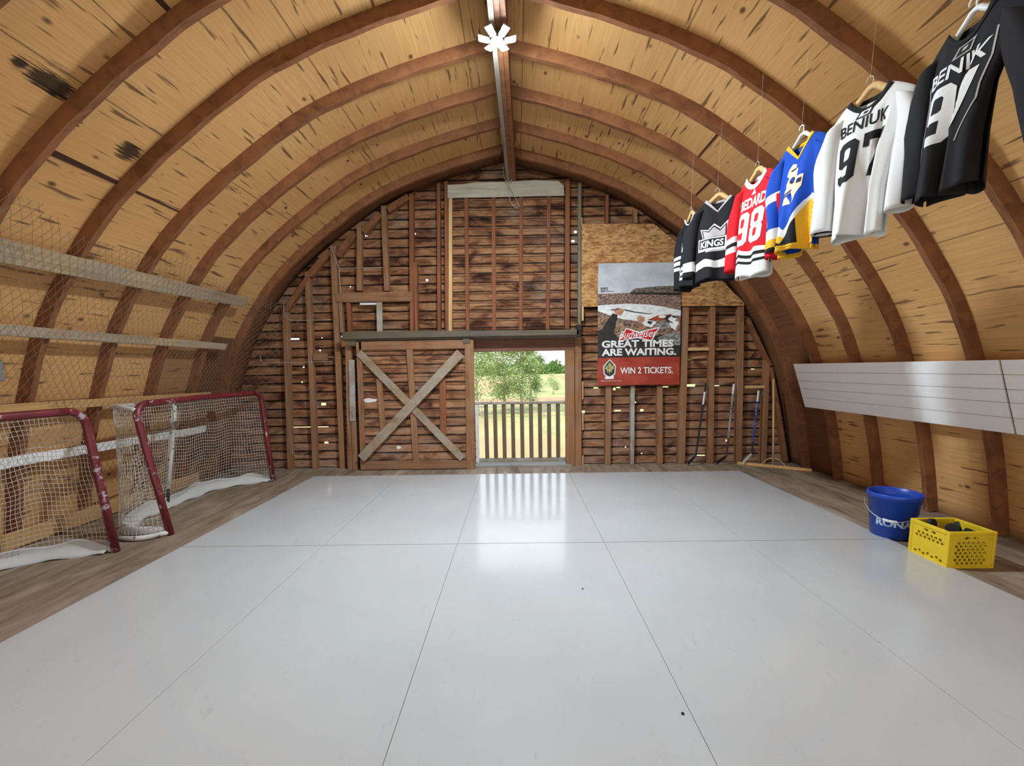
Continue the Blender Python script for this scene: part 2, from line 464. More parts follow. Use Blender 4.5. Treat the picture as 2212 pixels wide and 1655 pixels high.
def skin(side):
    b = MB(); uv = []
    ys = [YF + (YB + 0.05 - YF) * i / 40 for i in range(41)]
    n = len(OUT) - 1
    for j, y in enumerate(ys):
        for i, p in enumerate(OUT):
            b.v.append((XC + side * p.x, y, p.y if i else -.03)); uv.append((y, ARC * i / n + (0.0 if side < 0 else 13.42)))
    w = n + 1
    GAPS = {(-1, a) for a in ()}
    for j in range(len(ys) - 1):
        for i in range(n):
            q = (j * w + i, j * w + i + 1, (j + 1) * w + i + 1, (j + 1) * w + i)
            b.f.append(q if side > 0 else q[::-1]); b.mi.append(0)
    b.uv = uv
    return b
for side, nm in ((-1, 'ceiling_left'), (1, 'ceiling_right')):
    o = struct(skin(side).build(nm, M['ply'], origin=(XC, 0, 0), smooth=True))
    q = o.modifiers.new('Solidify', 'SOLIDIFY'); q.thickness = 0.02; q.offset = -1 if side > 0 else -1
# recessed slots between plywood sheets: dark battens of the roof seen in the open joints
def arc_pt(z, side, d):
    k = min(range(len(HALF)), key=lambda i: abs(HALF[i].y - z)); t = HALF[min(k + 1, len(HALF) - 1)] - HALF[max(k - 1, 0)]; t.normalize()
    p = HALF[k] + Vector((t.y, -t.x)) * d
    return Vector((XC + side * p.x, 0, p.y)), Vector((side * t.x, 0, t.y))
M['slot'] = wood('dark_open_joint', rgb(74, 44, 34), rgb(50, 28, 22), 'Y', 0.9)
for (z, side, y0, y1, w, lb) in ((2.83, -1, 3.03, 3.52, 0.045, 'dark open joint in the left plywood, wide, just above the chicken wire'),
                                 (2.82, -1, 3.68, 4.14, 0.018, 'thin dark open joint in the left plywood, one bay nearer the end wall'),
                                 (3.56, -1, 2.60, 2.905, 0.045, 'dark open joint at the top of the left plywood by the frame edge'),
                                 (3.42, 1, 4.24, 4.78, 0.022, 'dark open joint in the right plywood above the dark jersey'),
                                 (3.32, 1, 4.86, 5.36, 0.026, 'dark open joint in the right plywood nearer the end wall')):
    c, t = arc_pt(z, side, RD - 0.003); b = MB()
    n = Vector((-t.z, 0, t.x)) * 0.002
    def P(s, y, k): q = c + t * s + n * k; return (q.x, y, q.z)
    b.hexa([P(-w / 2, y0, -1), P(w / 2, y0, -1), P(w / 2 * 0.7, y1, -1), P(-w / 2 * 0.7, y1, -1), P(-w / 2, y0, 1), P(w / 2, y0, 1), P(w / 2 * 0.7, y1, 1), P(-w / 2 * 0.7, y1, 1)])
    tag(b.build('roof_joint', M['slot']), lb, 'joint', 'open joints in the plywood')

# light gets in where boards are split: (x, z, width, height)
HOLES = [(-2.10, 3.35, .035, .022), (-1.42, 3.36, .05, .02), (-1.26, 2.72, .03, .03), (-2.37, 2.65, .018, .016), (-2.34, 2.545, .08, .016),
         (-1.10, 2.30, .02, .022), (-.10, 3.556, .33, .017), (.865, 3.345, .036, .03), (.83, 3.22, .045, .026), (.195, 2.96, .02, .02),
         (.52, 2.625, .016, .014), (.62, 2.16, .04, .026), (-.06, 2.04, .03, .022), (-3.24, 1.92, .15, .022), (-2.56, 1.945, .085, .022),
         (-2.83, 1.93, .016, .014), (-2.87, 1.75, .022, .022), (-3.13, 1.51, .022, .02), (-3.17, 1.29, .022, .02), (-2.87, .96, .07, .04),
         (-3.11, .62, .58, .013), (-2.87, .38, .06, .03), (1.17, 1.14, .07, .018), (1.44, 1.12, .035, .04), (1.50, 1.14, .06, .018),
         (2.19, 1.14, .09, .015), (2.56, 1.155, .13, .035), (1.74, .92, .055, .02), (1.49, .80, .10, .02), (1.85, .80, .05, .036),
         (.985, .79, .045, .045), (2.93, 1.145, .1, .014), (2.53, 1.53, .06, .012), (3.21, 1.39, .04, .025), (3.12, .33, .035, .03),
         (2.73, .11, .15, .015), (3.45, 1.38, .05, .012), (2.88, 1.52, .02, .016), (-3.02, 2.66, .02, .02), (.72, 1.35, .05, .01), (1.86, .15, .02, .02), (1.62,.25,.02,.02)]
OPEN = (-0.62, 0.735, -0.02, 1.69)
def endwall():
    b = MB()
    xs = {-4.45, 4.2, OPEN[0], OPEN[1]} | {-4.45 + i * 0.24 for i in range(37)}
    zs = {OPEN[3]}
    dep = {}
    k = 0
    z = 0.0
    while z < 4.4:
        for q, d in ((z, .016), (z + .01, .0), (z + .117, .0)): zs.add(round(q, 4)); dep[round(q, 4)] = d
        z += 0.127
    hs = [(x - w / 2, x + w / 2, zz - h / 2, zz + h / 2) for x, zz, w, h in HOLES]
    for a, c, d, e in hs: xs |= {a, c}; zs |= {d, e}
    xs = sorted(xs); zs = sorted(zs)
    idx = {}
    def vid(x, z):
        if (x, z) not in idx:
            d = dep.get(round(z, 4))
            if d is None:
                fr = z % 0.127
                d = 0.0 if .01 <= fr <= .117 else .008
            idx[(x, z)] = len(b.v); b.v.append((x, 6.50 + d, z))
        return idx[(x, z)]
    for z0, z1 in zip(zs, zs[1:]):
        zm = (z0 + z1) / 2
        for x0, x1 in zip(xs, xs[1:]):
            xm = (x0 + x1) / 2
            if OPEN[0] < xm < OPEN[1] and zm < OPEN[3]: continue
            if any(a < xm < c and d < zm < e for a, c, d, e in hs): continue
            if abs(xm - XC) > hw(max(0, zm - .15), 0.32): continue
            b.f.append((vid(x0, z0), vid(x1, z0), vid(x1, z1), vid(x0, z1))); b.mi.append(0)
    return b
struct(endwall().build('wall_back', M['siding'], origin=(0, 6.5, 0)))

# ridge board made of three planks
r = thing('ridge_beam', (-.06, 2.0, 3.99), 'long ridge beam of three planks along the peak of the ceiling', 'beam')
def ridge_x(y): return -0.085 + (y - 4.3) * 0.025
for a, c, mm, nm, zz in ((-.062, -.02, 'greyr', 'side_plank', 3.99), (-.02, .024, 'rafter', 'plank', 4.0), (.024, .066, 'rafter', 'plank', 4.005)):
    b = MB()
    b.hexa([(ridge_x(YF) + a, YF, zz), (ridge_x(YF) + c, YF, zz), (ridge_x(6.49) + c, 6.49, zz), (ridge_x(6.49) + a, 6.49, zz),
            (ridge_x(YF) + a, YF, 4.24), (ridge_x(YF) + c, YF, 4.24), (ridge_x(6.49) + c, 6.49, 4.24), (ridge_x(6.49) + a, 6.49, 4.24)])
    b.build(nm, M[mm], r, bevel=.003, label='grey weathered side plank' if mm == 'greyr' else None)

ORD = ['nearest the end wall', 'second from the end wall', 'third from the end wall', 'fourth from the end wall', 'fifth from the end wall',
       'sixth from the end wall', 'seventh from the end wall', 'eighth from the end wall']
for k in range(8):
    y1 = 6.04 - .617 * k; y0 = y1 - .048
    for side, sn in ((-1, 'left'), (1, 'right')):
        b = MB(); n = len(HALF)
        lim = [i for i in range(n) if HALF[i].x > (.055 if side > 0 else -.01)]
        for i in lim:
            jag = 0.004 * math.sin(i * 1.7 + k * 2.3)
            p = HALF[i]; q = OUT[i]
            pp = p + (p - q).normalized() * jag
            b.v += [(XC + side * pp.x, y0, max(0, pp.y)), (XC + side * pp.x, y1, max(0, pp.y)), (XC + side * q.x, y1, max(0, q.y)), (XC + side * q.x, y0, max(0, q.y))]
        m = len(lim)
        for i in range(m - 1):
            for a in range(4):
                c = (a + 1) % 4
                fc = (i * 4 + a, i * 4 + c, (i + 1) * 4 + c, (i + 1) * 4 + a)
                b.f.append(fc if side < 0 else fc[::-1]); b.mi.append(0)
        b.f += [(3, 2, 1, 0), tuple((m - 1) * 4 + a for a in range(4))]; b.mi += [0, 0]
        o = b.build('arched_rafter', M['rafter'], origin=(XC + side * 4.1, y0, 0))
        tag(o, 'curved brown wooden rafter on the %s side, %s' % (sn, ORD[k]), 'rafter', 'arched rafters')

# ---------------------------------------------------------------- rink panels
XS = [-2.80, -1.612, -.505, .70, 1.84, 3.02]
CN = ["along the mat's left edge", 'second column from the left', "in the middle column before the doorway", 'second column from the right', "along the mat's right edge"]
for i in range(5):
    for (y0, y1, rn) in ((3.474, 5.90, 'far row'), (-2.6, 3.47, 'near row')):
        b = MB(); g = .0013
        a, c = XS[i] + g, XS[i + 1] - g
        sk = 0.012 * (i - 2)
        t0 = lambda x: x
        b.box(a, c, y0 + g, y1 - g + 0.0, 0.0, .0105)
        o = b.build('rink_panel', M['rink'])
        tag(o, 'white synthetic ice panel, %s, %s' % (rn, CN[i]), 'floor panel', 'synthetic ice panels')

# ---------------------------------------------------------------- end wall framing
def stud(xb, xt, w, zb, zt, label, mat='stud', y0=6.405, y1=6.498, name='stud'):
    b = MB(); b.stud(xb, xt, w, y0, y1, zb, zt)
    return tag(b.build(name, M[mat], bevel=.004), label, 'stud', 'end wall studs')
stud(-3.405, -3.30, .068, 0, 2.33, 'leftmost full wall stud, beside the goal')
stud(-3.03, -2.945, .068, 0, 2.85, 'second wall stud from the left end of the wall')
stud(-2.615, -2.555, .078, 0, 3.20, 'tall wall stud just left of the sliding door')
stud(-2.22, -2.168, .068, 2.575, 3.46, 'short stud above the small window header, left one')
stud(-1.825, -1.815, .07, 2.565, 3.72, 'short stud above the small window header, right one')
stud(-1.49, -1.418, .06, 1.99, 3.87, 'dark stud rising right of the small window to the arch', 'studr')
stud(-1.425, -1.40, .05, 1.99, 2.95, 'shorter red brown stud doubled against the one right of the window', 'studr')
stud(-2.50, -2.50, .05, 1.99, 2.42, 'thin stud at the left jamb of the small window')
stud(-2.39, -2.385, .055, 1.99, 2.42, 'second thin stud inside the left of the small window', 'studr')
stud(-1.10, -1.037, .05, 1.99, 4.01, 'left outer post of the hay door track', 'studr')
stud(1.338, 1.338, .085, 0, 1.165, 'stud under the left end of the poster')
stud(1.70, 1.69, .055, 0, 1.165, 'whitish narrow stud under the middle of the poster', 'greyz')
stud(2.11, 2.08, .078, 0, 1.16, 'stud under the right part of the poster')
stud(2.425, 2.415, .10, 0, 2.27, 'wide stud at the right edge of the poster')
stud(2.858, 2.80, .075, 0, 2.27, 'stud between the first and second hockey stick')
stud(3.275, 3.20, .085, 0, 2.27, 'stud under the right corner of the strand board')
stud(3.635, 3.616, .07, 0, 1.51, 'short stud near the broom handle')
stud(1.292, 1.292, .04, 3.42, 3.81, 'dark short stud above the strand board, left', 'studr')
stud(1.69, 1.68, .05, 3.42, 3.61, 'pale short stud above the strand board, right')
stud(.905, .905, .045, 1.985, 3.96, 'grey green post between the hay door and the strand board', 'greenpost', 6.36, 6.41, 'track_post')
stud(.93, .93, .03, 3.38, 3.50, 'short pale strip above the left corner of the strand board', 'pale', 6.37, 6.40, 'wood_strip')
stud(.955, .955, .03, 2.10, 2.30, 'short pale strip below the left corner of the strand board', 'pale', 6.38, 6.41, 'wood_strip')
stud(.965, .965, .028, .98, 1.24, 'upper pale strip right of the door jamb', 'pale', 6.44, 6.495, 'wood_strip')
stud(.968, .968, .028, .52, .78, 'middle pale strip right of the door jamb', 'pale', 6.44, 6.495, 'wood_strip')
stud(.97, .97, .028, 0, .14, 'lowest pale strip right of the door jamb', 'pale', 6.44, 6.495, 'wood_strip')
def plate(a, c, w, label, mat='rafter', y0=6.40, y1=6.495):
    b = MB(); b.bar_xz(a, c, w, y0, y1)
    tag(b.build('gable_plate', M[mat], bevel=.004), label, 'brace', 'sloping plates under the arch')
plate((-3.31, 2.30), (-2.93, 2.78), .07, 'sloping plate under the arch, lowest on the left')
plate((-2.92, 2.80), (-2.60, 3.13), .085, 'sloping plate left of the tall stud by the small window')
plate((-2.50, 3.06), (-2.24, 3.36), .085, 'sloping plate right of the tall stud by the small window')
plate((-2.12, 3.37), (-1.86, 3.61), .085, 'sloping plate over the small window header')
plate((-1.76, 3.66), (-1.46, 3.84), .085, 'sloping plate highest on the left under the arch')
plate((3.30, 2.10), (3.66, 1.42), .05, 'sloping plate below the right corner of the strand board')
plate((3.67, 1.40), (3.97, .02), .05, 'sloping plate behind the broom handle')
b = MB(); b.box(-2.55, -1.47, 6.39, 6.49, 2.415, 2.55)
tag(b.build('window_header', M['studx'], bevel=.005), 'reddish plank header over the small boarded window', 'header')
w = thing('window_stay', (-1.95, 6.43, 1.99), 'whitish grey stick frame inside the small boarded window', 'frame')
b = MB(); b.stud(-1.953, -1.94, .078, 6.40, 6.44, 1.99, 2.41); b.build('upright', M['greyz'], w, bevel=.003)
b = MB(); b.box(-2.22, -1.98, 6.41, 6.45, 2.375, 2.405); b.build('crosspiece', M['white'], w, bevel=.003)
def block(x0, x1, z0, z1, label, mat='studx', y0=6.41, y1=6.49):
    b = MB(); b.box(x0, x1, y0, y1, z0, z1)
    tag(b.build('blocking', M[mat], bevel=.003), label, 'blocking', 'short boards between studs')
block(-2.93, -2.72, 1.60, 1.70, 'short board nailed to the second stud from the left', 'studx', 6.38, 6.40)
block(-2.72, -2.65, 1.635, 1.66, 'thin stub between the short board and the tall stud')
block(2.47, 2.77, 1.655, 1.70, 'pale horizontal blocking right of the poster', 'pale')
block(3.32, 3.60, 1.10, 1.145, 'pale horizontal blocking above the blue stick', 'pale')
block(2.87, 3.16, 1.655, 1.69, 'darker horizontal blocking left of the corner stud')

# hay door panel in the middle of the gable
h = thing('hay_door', (-.07, 6.45, 1.99), 'boarded hay door panel with four battens above the doorway', 'door')
b = MB()
z = 2.0
while z < 3.80:
    b.box(-.905, .70, 6.462, 6.482, z + .003, min(z + .127, 3.85) - .003); z += .127
b.build('planks', M['siding'], h, bevel=.004)
for x in (-.66, -.28, .103, .488):
    b = MB(); b.stud(x - .03, x, .052, 6.425, 6.461, 1.99, 3.80); b.build('batten', M['studr'], h, bevel=.003)
for xb, xt, ww, mt in ((-.985, -.93, .05, 'studr'), (-.935, -.878, .05, 'pale'), (.735, .745, .065, 'studr')):
    b = MB(); b.stud(xb, xt, ww, 6.40, 6.455, 1.99, 4.02 if mt != 'pale' else 3.80); b.build('side_rail', M[mt], h, bevel=.003)
b = MB()
top = [(-.92, 3.97), (-.70, 3.975), (-.5, 4.0), (-.1, 3.995), (.3, 4.01), (.62, 3.99), (.69, 3.93), (.70, 3.80), (-.915, 3.80)]
b.prism_y(top[::-1], 6.40, 6.425); b.build('top_board', M['whitew'], h, bevel=.003, label='chalky white board across the top')

# strand board and the poster on it
b = MB(); b.prism_y([(.935, 2.295), (3.227, 2.27), (3.227, 2.313), (2.80, 2.711), (1.93, 3.40), (.935, 3.417)], 6.385, 6.40)
tag(b.build('strand_board', M['osb']), 'tan strand board panel behind the stadium poster, cut along the arch', 'panel')

# sliding door
d = thing('sliding_door', (-1.46, 6.27, 0.01), 'closed sliding barn door of planks with an X brace', 'door')
b = MB(); z = 0.02
while z < 1.84:
    b.box(-2.26, -.66, 6.285, 6.305, z + .002, min(z + .1205, 1.845) - .002); z += .1205
b.build('planks', M['siding'], d, bevel=.003)
def dpart(name, mat, fn, label=None):
    b = MB(); fn(b); b.build(name, M[mat], d, bevel=.004, label=label)
dpart('stile', 'stud', lambda b: b.stud(-2.25, -2.21, .075, 6.25, 6.285, .01, 1.85))
dpart('stile', 'stud', lambda b: b.stud(-.678, -.655, .125, 6.245, 6.285, -.0, 1.85))
dpart('rail', 'studx', lambda b: b.box(-2.21, -.72, 6.25, 6.285, 1.73, 1.85))
dpart('rail', 'studx', lambda b: b.box(-2.22, -.74, 6.25, 6.285, .01, .135))
dpart('mullion', 'stud', lambda b: b.stud(-1.475, -1.50, .09, 6.255, 6.285, .13, 1.73))
dpart('mullion', 'stud', lambda b: b.stud(-1.935, -1.955, .085, 6.262, 6.285, .56, 1.33))
dpart('mullion', 'studr', lambda b: b.stud(-1.065, -1.05, .09, 6.262, 6.285, .50, 1.34))
dpart('brace', 'greyd', lambda b: b.bar_xz((-2.215, 1.70), (-.79, .155), .105, 6.232, 6.255))
dpart('brace', 'greyd', lambda b: b.bar_xz((-.775, 1.67), (-2.255, .185), .13, 6.205, 6.230), 'grey weathered upper brace')
for px, pz, sx, sz in ((-2.10, 1.02, .2, .06), (-1.72, .33, .07, .05)):
    b = MB(); b.poly([[(px + sx / 2 * math.cos(a) * (1 + .2 * math.sin(a * 5)), pz + sz / 2 * math.sin(a) * (1 + .25 * math.cos(a * 3))) for a in [i * 2 * PI / 14 for i in range(14)]]], lambda x, z: (x, 6.2835, z)); b.build('paint_patch', M['white'], d, label='flaking white paint patch')
j = thing('door_jamb', (-2.43, 6.35, 0), 'left jamb boards of the sliding door, upper half painted grey', 'jamb')
b = MB(); b.stud(-2.46, -2.39, .085, 6.32, 6.40, 0, 1.80); b.build('board', M['stud'], j, bevel=.004)
b = MB(); b.stud(-2.375, -2.345, .085, 6.295, 6.318, .72, 1.60); b.build('painted_board', M['greyz'], j, bevel=.004)
b = MB(); b.stud(-2.385, -2.365, .07, 6.30, 6.40, 0, .715); b.build('board', M['stud'], j, bevel=.004)
t = thing('door_track', (-.77, 6.25, 1.87), 'dark horizontal sliding door track over the door and doorway', 'track')
b = MB(); b.prism_y([(-2.42, 1.885), (.875, 1.895), (.875, 1.965), (-2.42, 1.985)], 6.20, 6.235); b.build('rail', M['dark'], t, bevel=.003)
b = MB(); b.box(-2.42, .86, 6.235, 6.39, 1.865, 1.89); b.build('mounting_board', M['dark'], t)
for x in (-2.30, -.69):
    b = MB(); b.box(x - .05, x + .05, 6.236, 6.25, 1.80, 1.90); b.build('hanger_bracket', M['dark'], t, bevel=.003)
b = MB(); b.box(.845, .90, 6.20, 6.30, 1.865, 2.03); b.build('end_bracket', M['black'], t, bevel=.003)
b = MB(); b.box(-.61, .86, 6.40, 6.49, 1.69, 1.92)
tag(b.build('door_lintel', M['purple'], bevel=.004), 'purplish brown header board over the open doorway', 'header')
j = thing('doorway_jamb', (.83, 6.42, 0), 'brown right jamb of the open doorway, two boards', 'jamb')
b = MB(); b.stud(.788, .778, .125, 6.40, 6.55, 0, 1.70); b.build('board', M['stud'], j, bevel=.004)
b = MB(); b.stud(.90, .893, .092, 6.385, 6.49, 0, 1.875); b.build('board', M['stud'], j, bevel=.004)
b = MB(); b.box(-.70, .80, 6.36, 6.75, .0, .022)
tag(b.build('door_sill', wood('grey_sill', rgb(150, 148, 144), rgb(112, 108, 104), 'X', 0.8)), 'grey plank sill under the open doorway', 'sill')

# railing just outside the doorway
g = thing('railing', (.04, 6.66, 0), 'wooden balcony railing with nine balusters across the open doorway', 'railing')
b = MB(); b.hexa([(-.68, 6.62, .905), (.78, 6.62, .90), (.78, 6.72, .90), (-.68, 6.72, .905), (-.68, 6.62, .945), (.78, 6.62, .935), (.78, 6.72, .935), (-.68, 6.72, .945)])
b.build('handrail', M['greyz'], g, bevel=.004)
b = MB(); b.box(-.68, .78, 6.63, 6.70, .022, .075); b.build('bottom_rail', M['greyz'], g, bevel=.004)
b = MB(); b.box(-.655, -.585, 6.62, 6.69, .022, .905); b.build('post', M['white'], g, bevel=.004, label='white painted end post')
for x in (-.468, -.333, -.198, -.063, .076, .214, .350, .488, .624):
    b = MB(); b.stud(x + .004, x, .06, 6.64, 6.68, .075, .905); b.build('baluster', M['deck'], g, bevel=.003)

# cables on the wall
def cable(lines, label, r=.004, name='cable'):
    tag(curves(name, lines, r, M['wire'], origin=lines[0][0]), label, 'cable', 'cables on the end wall')
cable([[(-3.30, 6.40, 2.42), (-3.31, 6.40, 2.30), (-3.28, 6.395, 2.21), (-3.22, 6.40, 2.175), (-2.64, 6.40, 2.175)]], 'white cable bending off the leftmost stud, upper one')
cable([[(-3.70, 6.40, 1.68), (-3.70, 6.40, 1.60), (-3.66, 6.40, 1.575), (-2.66, 6.40, 1.585)]], 'white cable across the two left studs below the nailed board')
cable([[(-2.57, 6.40, 3.18), (-2.50, 6.395, 2.93), (-2.46, 6.395, 2.885), (-1.86, 6.395, 2.885)], [(-2.48, 6.395, 2.88), (-2.475, 6.395, 2.42)]], 'thin white cable running from the tall stud over the small window')
cable([[(-.135, 6.36, 4.18), (-.13, 6.36, 4.05), (-.10, 6.36, 3.98), (-.02, 6.36, 3.84), (.08, 6.37, 3.66), (.02, 6.37, 3.64), (-.05, 6.37, 3.72), (-.06, 6.37, 3.83), (-.09, 6.36, 3.94), (-.02, 6.36, 4.0)]], 'white loose cable dangling from the ridge over the hay door', .005)
cable([[(-3.33, 6.39, .52), (-3.33, 6.39, .24), (-3.29, 6.39, .20), (-3.10, 6.40, .20)]], 'white cable near the floor between the two left studs', .003)

# ---------------------------------------------------------------- poster
def poster():
    X0, X1, Z0, Z1 = 1.165, 2.325, 1.175, 2.872
    W, H = X1 - X0, Z1 - Z0
    def surf(u, v, k=0):            # u, v in 0..1 from the lower left
        wv = .010 * math.sin(u * 5 + 1.0) * (0.3 + v) + .008 * math.sin(v * 7 + u * 3)
        return (X0 + W * u + (.018 * (1 - v)) * u, 6.366 - max(0, wv) - .0008 * k, Z0 + H * v + .004 * math.sin(u * PI))
    p = thing('poster', (X0 + W / 2, 6.37, Z0), 'large stadium hockey poster reading GREAT TIMES ARE WAITING, WIN 2 TICKETS', 'poster')
    def pat(name, c, c2, scale, lo=.45, hi=.55, rough=.35):
        k = N(name); n = k.noise(k.pos((1, 1, 1.6)), scale, 4, .7)
        return k.fin(k.ramp(n, [(lo, c), (hi, c2)]), rough, .4)
    sky = pat('poster_sky', rgb(168, 176, 190), rgb(206, 210, 216), 3.2, .3, .7)
    crowd = pat('poster_crowd', rgb(46, 32, 34), rgb(178, 146, 134), 38, .40, .62)
    stand = pat('poster_stand', rgb(60, 52, 50), rgb(140, 126, 112), 40, .4, .62)
    ice = pat('poster_ice', rgb(208, 210, 212), rgb(232, 232, 232), 18, .4, .6)
    dk = pat('poster_dark', rgb(32, 30, 32), rgb(60, 56, 56), 12, .35, .75)
    red = pat('poster_red', rgb(150, 50, 36), rgb(166, 66, 50), 4)
    skin_ = pat('poster_skin', rgb(170, 120, 92), rgb(196, 146, 116), 20)
    brown = pat('poster_people', rgb(40, 28, 26), rgb(176, 140, 116), 26, .38, .62)
    redlogo = plain('bowtie_red', rgb(196, 28, 36), .35); wht = plain('poster_white', rgb(232, 232, 232), .35)
    leafm = pat('crest_green', rgb(90, 96, 60), rgb(204, 190, 120), 45, .4, .6)
    grey = pat('poster_grey', rgb(96, 96, 98), rgb(150, 150, 150), 20)
    us = [i / 24 for i in range(25)]
    b = MB()
    vs = sorted(set([i / 30 for i in range(31)] + [.235, .76]))
    def mm(u, v): return 2 if v < .235 else (1 if v < .76 else 0)
    b.grid(lambda u, v: surf(u, v), us, vs, mm)
    b.build('sheet', [sky, crowd, red], p, smooth=True)
    def patch(name, mats, loops, k=1):
        b = MB()
        for i_, (m_, lp) in enumerate(loops): b.poly(lp if isinstance(lp[0], list) else [lp], lambda u, v, kk=k + .2 * i_: surf(u, v, kk), m_, .06)
        b.build(name, mats, p)
    def ell(cu, cv, ru, rv, n=24, w=0, ph=0): return [(cu + ru * math.cos(a) * (1 + w * math.sin(3 * a + ph)), cv + rv * math.sin(a) * (1 + w * math.sin(4 * a + ph))) for a in [2 * PI * i / n for i in range(n)]]
    # stadium picture
    patch('picture', [stand, crowd, ice, brown, dk, skin_, grey, red, wht], [
        (0, [(0.38, .76), (1, .755), (1, .81), (.9, .815), (.7, .81), (.44, .795)]),
        (4, [(0.38, .752), (1, .735), (1, .758), (.4, .765)]),
        (6, [(.03, .785), (.12, .785), (.12, .81), (.03, .81)]),
        (6, [(.03, .772), (.19, .772), (.19, .78), (.03, .785)]),
        (2, [(0, .665), (.12, .67), (.35, .675), (.6, .665), (.8, .645), (1, .615), (1, .57), (.8, .58), (.62, .545), (.5, .53), (.3, .55), (.18, .575), (0, .62)]),
        (4, [(.32, .62), (.45, .60), (.62, .585), (.68, .60), (.62, .592), (.46, .608), (.32, .63)]),
        (7, [(.62, .545), (.72, .575), (.9, .585), (.82, .545), (.7, .535)]),
        (8, ell(.78, .565, .05, .011)),
        (3, [(0, .58), (.14, .56), (.3, .52), (.46, .50), (.6, .52), (.7, .51), (.85, .51), (1, .545), (1, .235), (0, .235)]),
        (2, ell(.62, .51, .08, .028, w=.2)), (4, ell(.63, .517, .03, .013, w=.3)),
        (6, ell(.80, .49, .09, .03, w=.15)), (8, ell(.92, .50, .05, .04, w=.2)), (4, ell(.88, .545, .07, .03, w=.2)), (8, ell(.90, .54, .045, .022, w=.3)),
        (5, ell(.52, .545, .045, .03, w=.15)),
        (4, [(0, .46), (.05, .47), (.12, .545), (.18, .60), (.24, .585), (.22, .52), (.2, .44), (.27, .36), (0, .34)]),
        (5, ell(.255, .612, .058, .03, w=.12)), (4, [(.15, .63), (.26, .637), (.26, .631), (.16, .622)]),
        (4, [(0, .235), (1, .235), (1, .40), (.8, .42), (.6, .40), (.4, .41), (.2, .40), (0, .43)]),
        (6, [(.72, .39), (.85, .43), (1, .44), (1, .33), (.8, .33)]),
    ], 1)
    # bow tie with the beer name
    patch('logo', [wht, redlogo], [
        (0, [(.245, .366), (.345, .478), (.50, .444), (.75, .482), (.655, .364), (.48, .392)]),
        (1, [(.265, .374), (.35, .468), (.50, .432), (.73, .471), (.645, .373), (.48, .402)]),
    ], 5)
    def word(txt, u, v, size, hgt, k=7, bold=0.0, shear=0.0, align='LEFT', rot=0.0, width=None, mat=wht, name='lettering'):
        bm = text_bm(txt, 1.0, bold, 1.0, shear, 1.0, align)
        xs_ = [q.co.x for q in bm.verts]; ys_ = [q.co.y for q in bm.verts]
        x0, x1, y1 = min(xs_), max(xs_), max(ys_)
        s = (width / (x1 - x0)) if width else size
        b = MB()
        b._bm(bm, lambda x, y: surf(u + (x - x0) * s, v + y * hgt / max(y1, .01) + (x - x0) * s * rot, k), 0, 0)
        b.build(name, mat, p)
    word('GREAT TIMES', .048, .320, 1, .056, bold=.035, width=.87)
    word('ARE WAITING.', .048, .252, 1, .056, bold=.035, width=.905)
    word('WIN 2 TICKETS.', .275, .098, 1, .052, bold=.018, width=.64)
    word('Budweiser', .255, .388, 1, .062, k=9, bold=.006, shear=.45, width=.46, rot=.035)
    word('www.', .04, .036, 1, .008, width=.05); word('contest rules apply', .095, .036, 1, .008, width=.20)
    # maple leaf crest on the red band
    lf = [(0, -1), (.1, -.45), (.55, -.55), (.45, -.25), (.95, .05), (.8, .15), (.9, .5), (.55, .42), (.5, .55), (.25, .3), (.32, .75), (.15, .68), (0, 1)]
    lf = lf + [(-x, y) for x, y in lf[-2:0:-1]]
    patch('crest', [dk, leafm, wht], [
        (2, [(.145, .222), (.222, .165), (.214, .095), (.145, .06), (.076, .095), (.068, .165)]),
        (0, [(.145, .213), (.210, .161), (.204, .10), (.145, .073), (.086, .10), (.080, .161)]),
        (1, [(.145 + x * .062, .142 + y * .058) for x, y in lf]),
        (2, [(.095, .055), (.195, .055), (.20, .078), (.09, .078)]),
    ], 5)
poster()

# ---------------------------------------------------------------- left wall rails, wire netting
def rail(z0, z1, zz0, zz1, y0, y1, off, th, mat, label, lift=0.0):
    """board on the rafters' inner faces: z0..z1 at the near end, zz0..zz1 at the far end"""
    b = MB()
    def pt(z, d): return XC - hw(z) + d
    b.hexa([(pt(z0, off), y0, z0), (pt(zz0, off), y1, zz0), (pt(zz1, off), y1, zz1), (pt(z1, off), y0, z1),
            (pt(z0, off + th), y0, z0), (pt(zz0, off + th), y1, zz0), (pt(zz1, off + th), y1, zz1), (pt(z1, off + th), y0, z1)])
    tag(b.build('rail_board', M[mat], bevel=.003), label, 'board', 'boards along the left wall')
rail(2.15, 2.315, 2.262, 2.365, 1.2, 5.63, .006, .022, 'greyy', 'wide weathered board highest on the left wall behind the wire')
rail(1.728, 1.81, 1.735, 1.81, 1.2, 5.67, .006, .038, 'greyy', 'pale narrow board second from the top on the left wall')
rail(1.165, 1.245, 1.13, 1.20, 1.2, 5.62, .006, .038, 'paley', 'tan board on the left wall just above the goals')
rail(.735, .824, .675, .757, 1.2, 5.68, .006, .03, 'whitey', 'white painted board on the left wall seen through the goals')
rail(.012, .16, .012, .15, 1.2, 5.60, .02, .038, 'paley', 'knotty tan board on the floor along the left wall behind the goals')
b = MB(); x = XC - hw(1.48) - .085; b.box(x, x + .05, 3.27, 3.345, 1.40, 1.56)
e = b.build('electrical_box', plain('grey_metal', rgb(140, 138, 132), .5, .5, .3), bevel=.006); tag(e, 'small grey electrical box on the left plywood at the frame edge', 'electrical box')

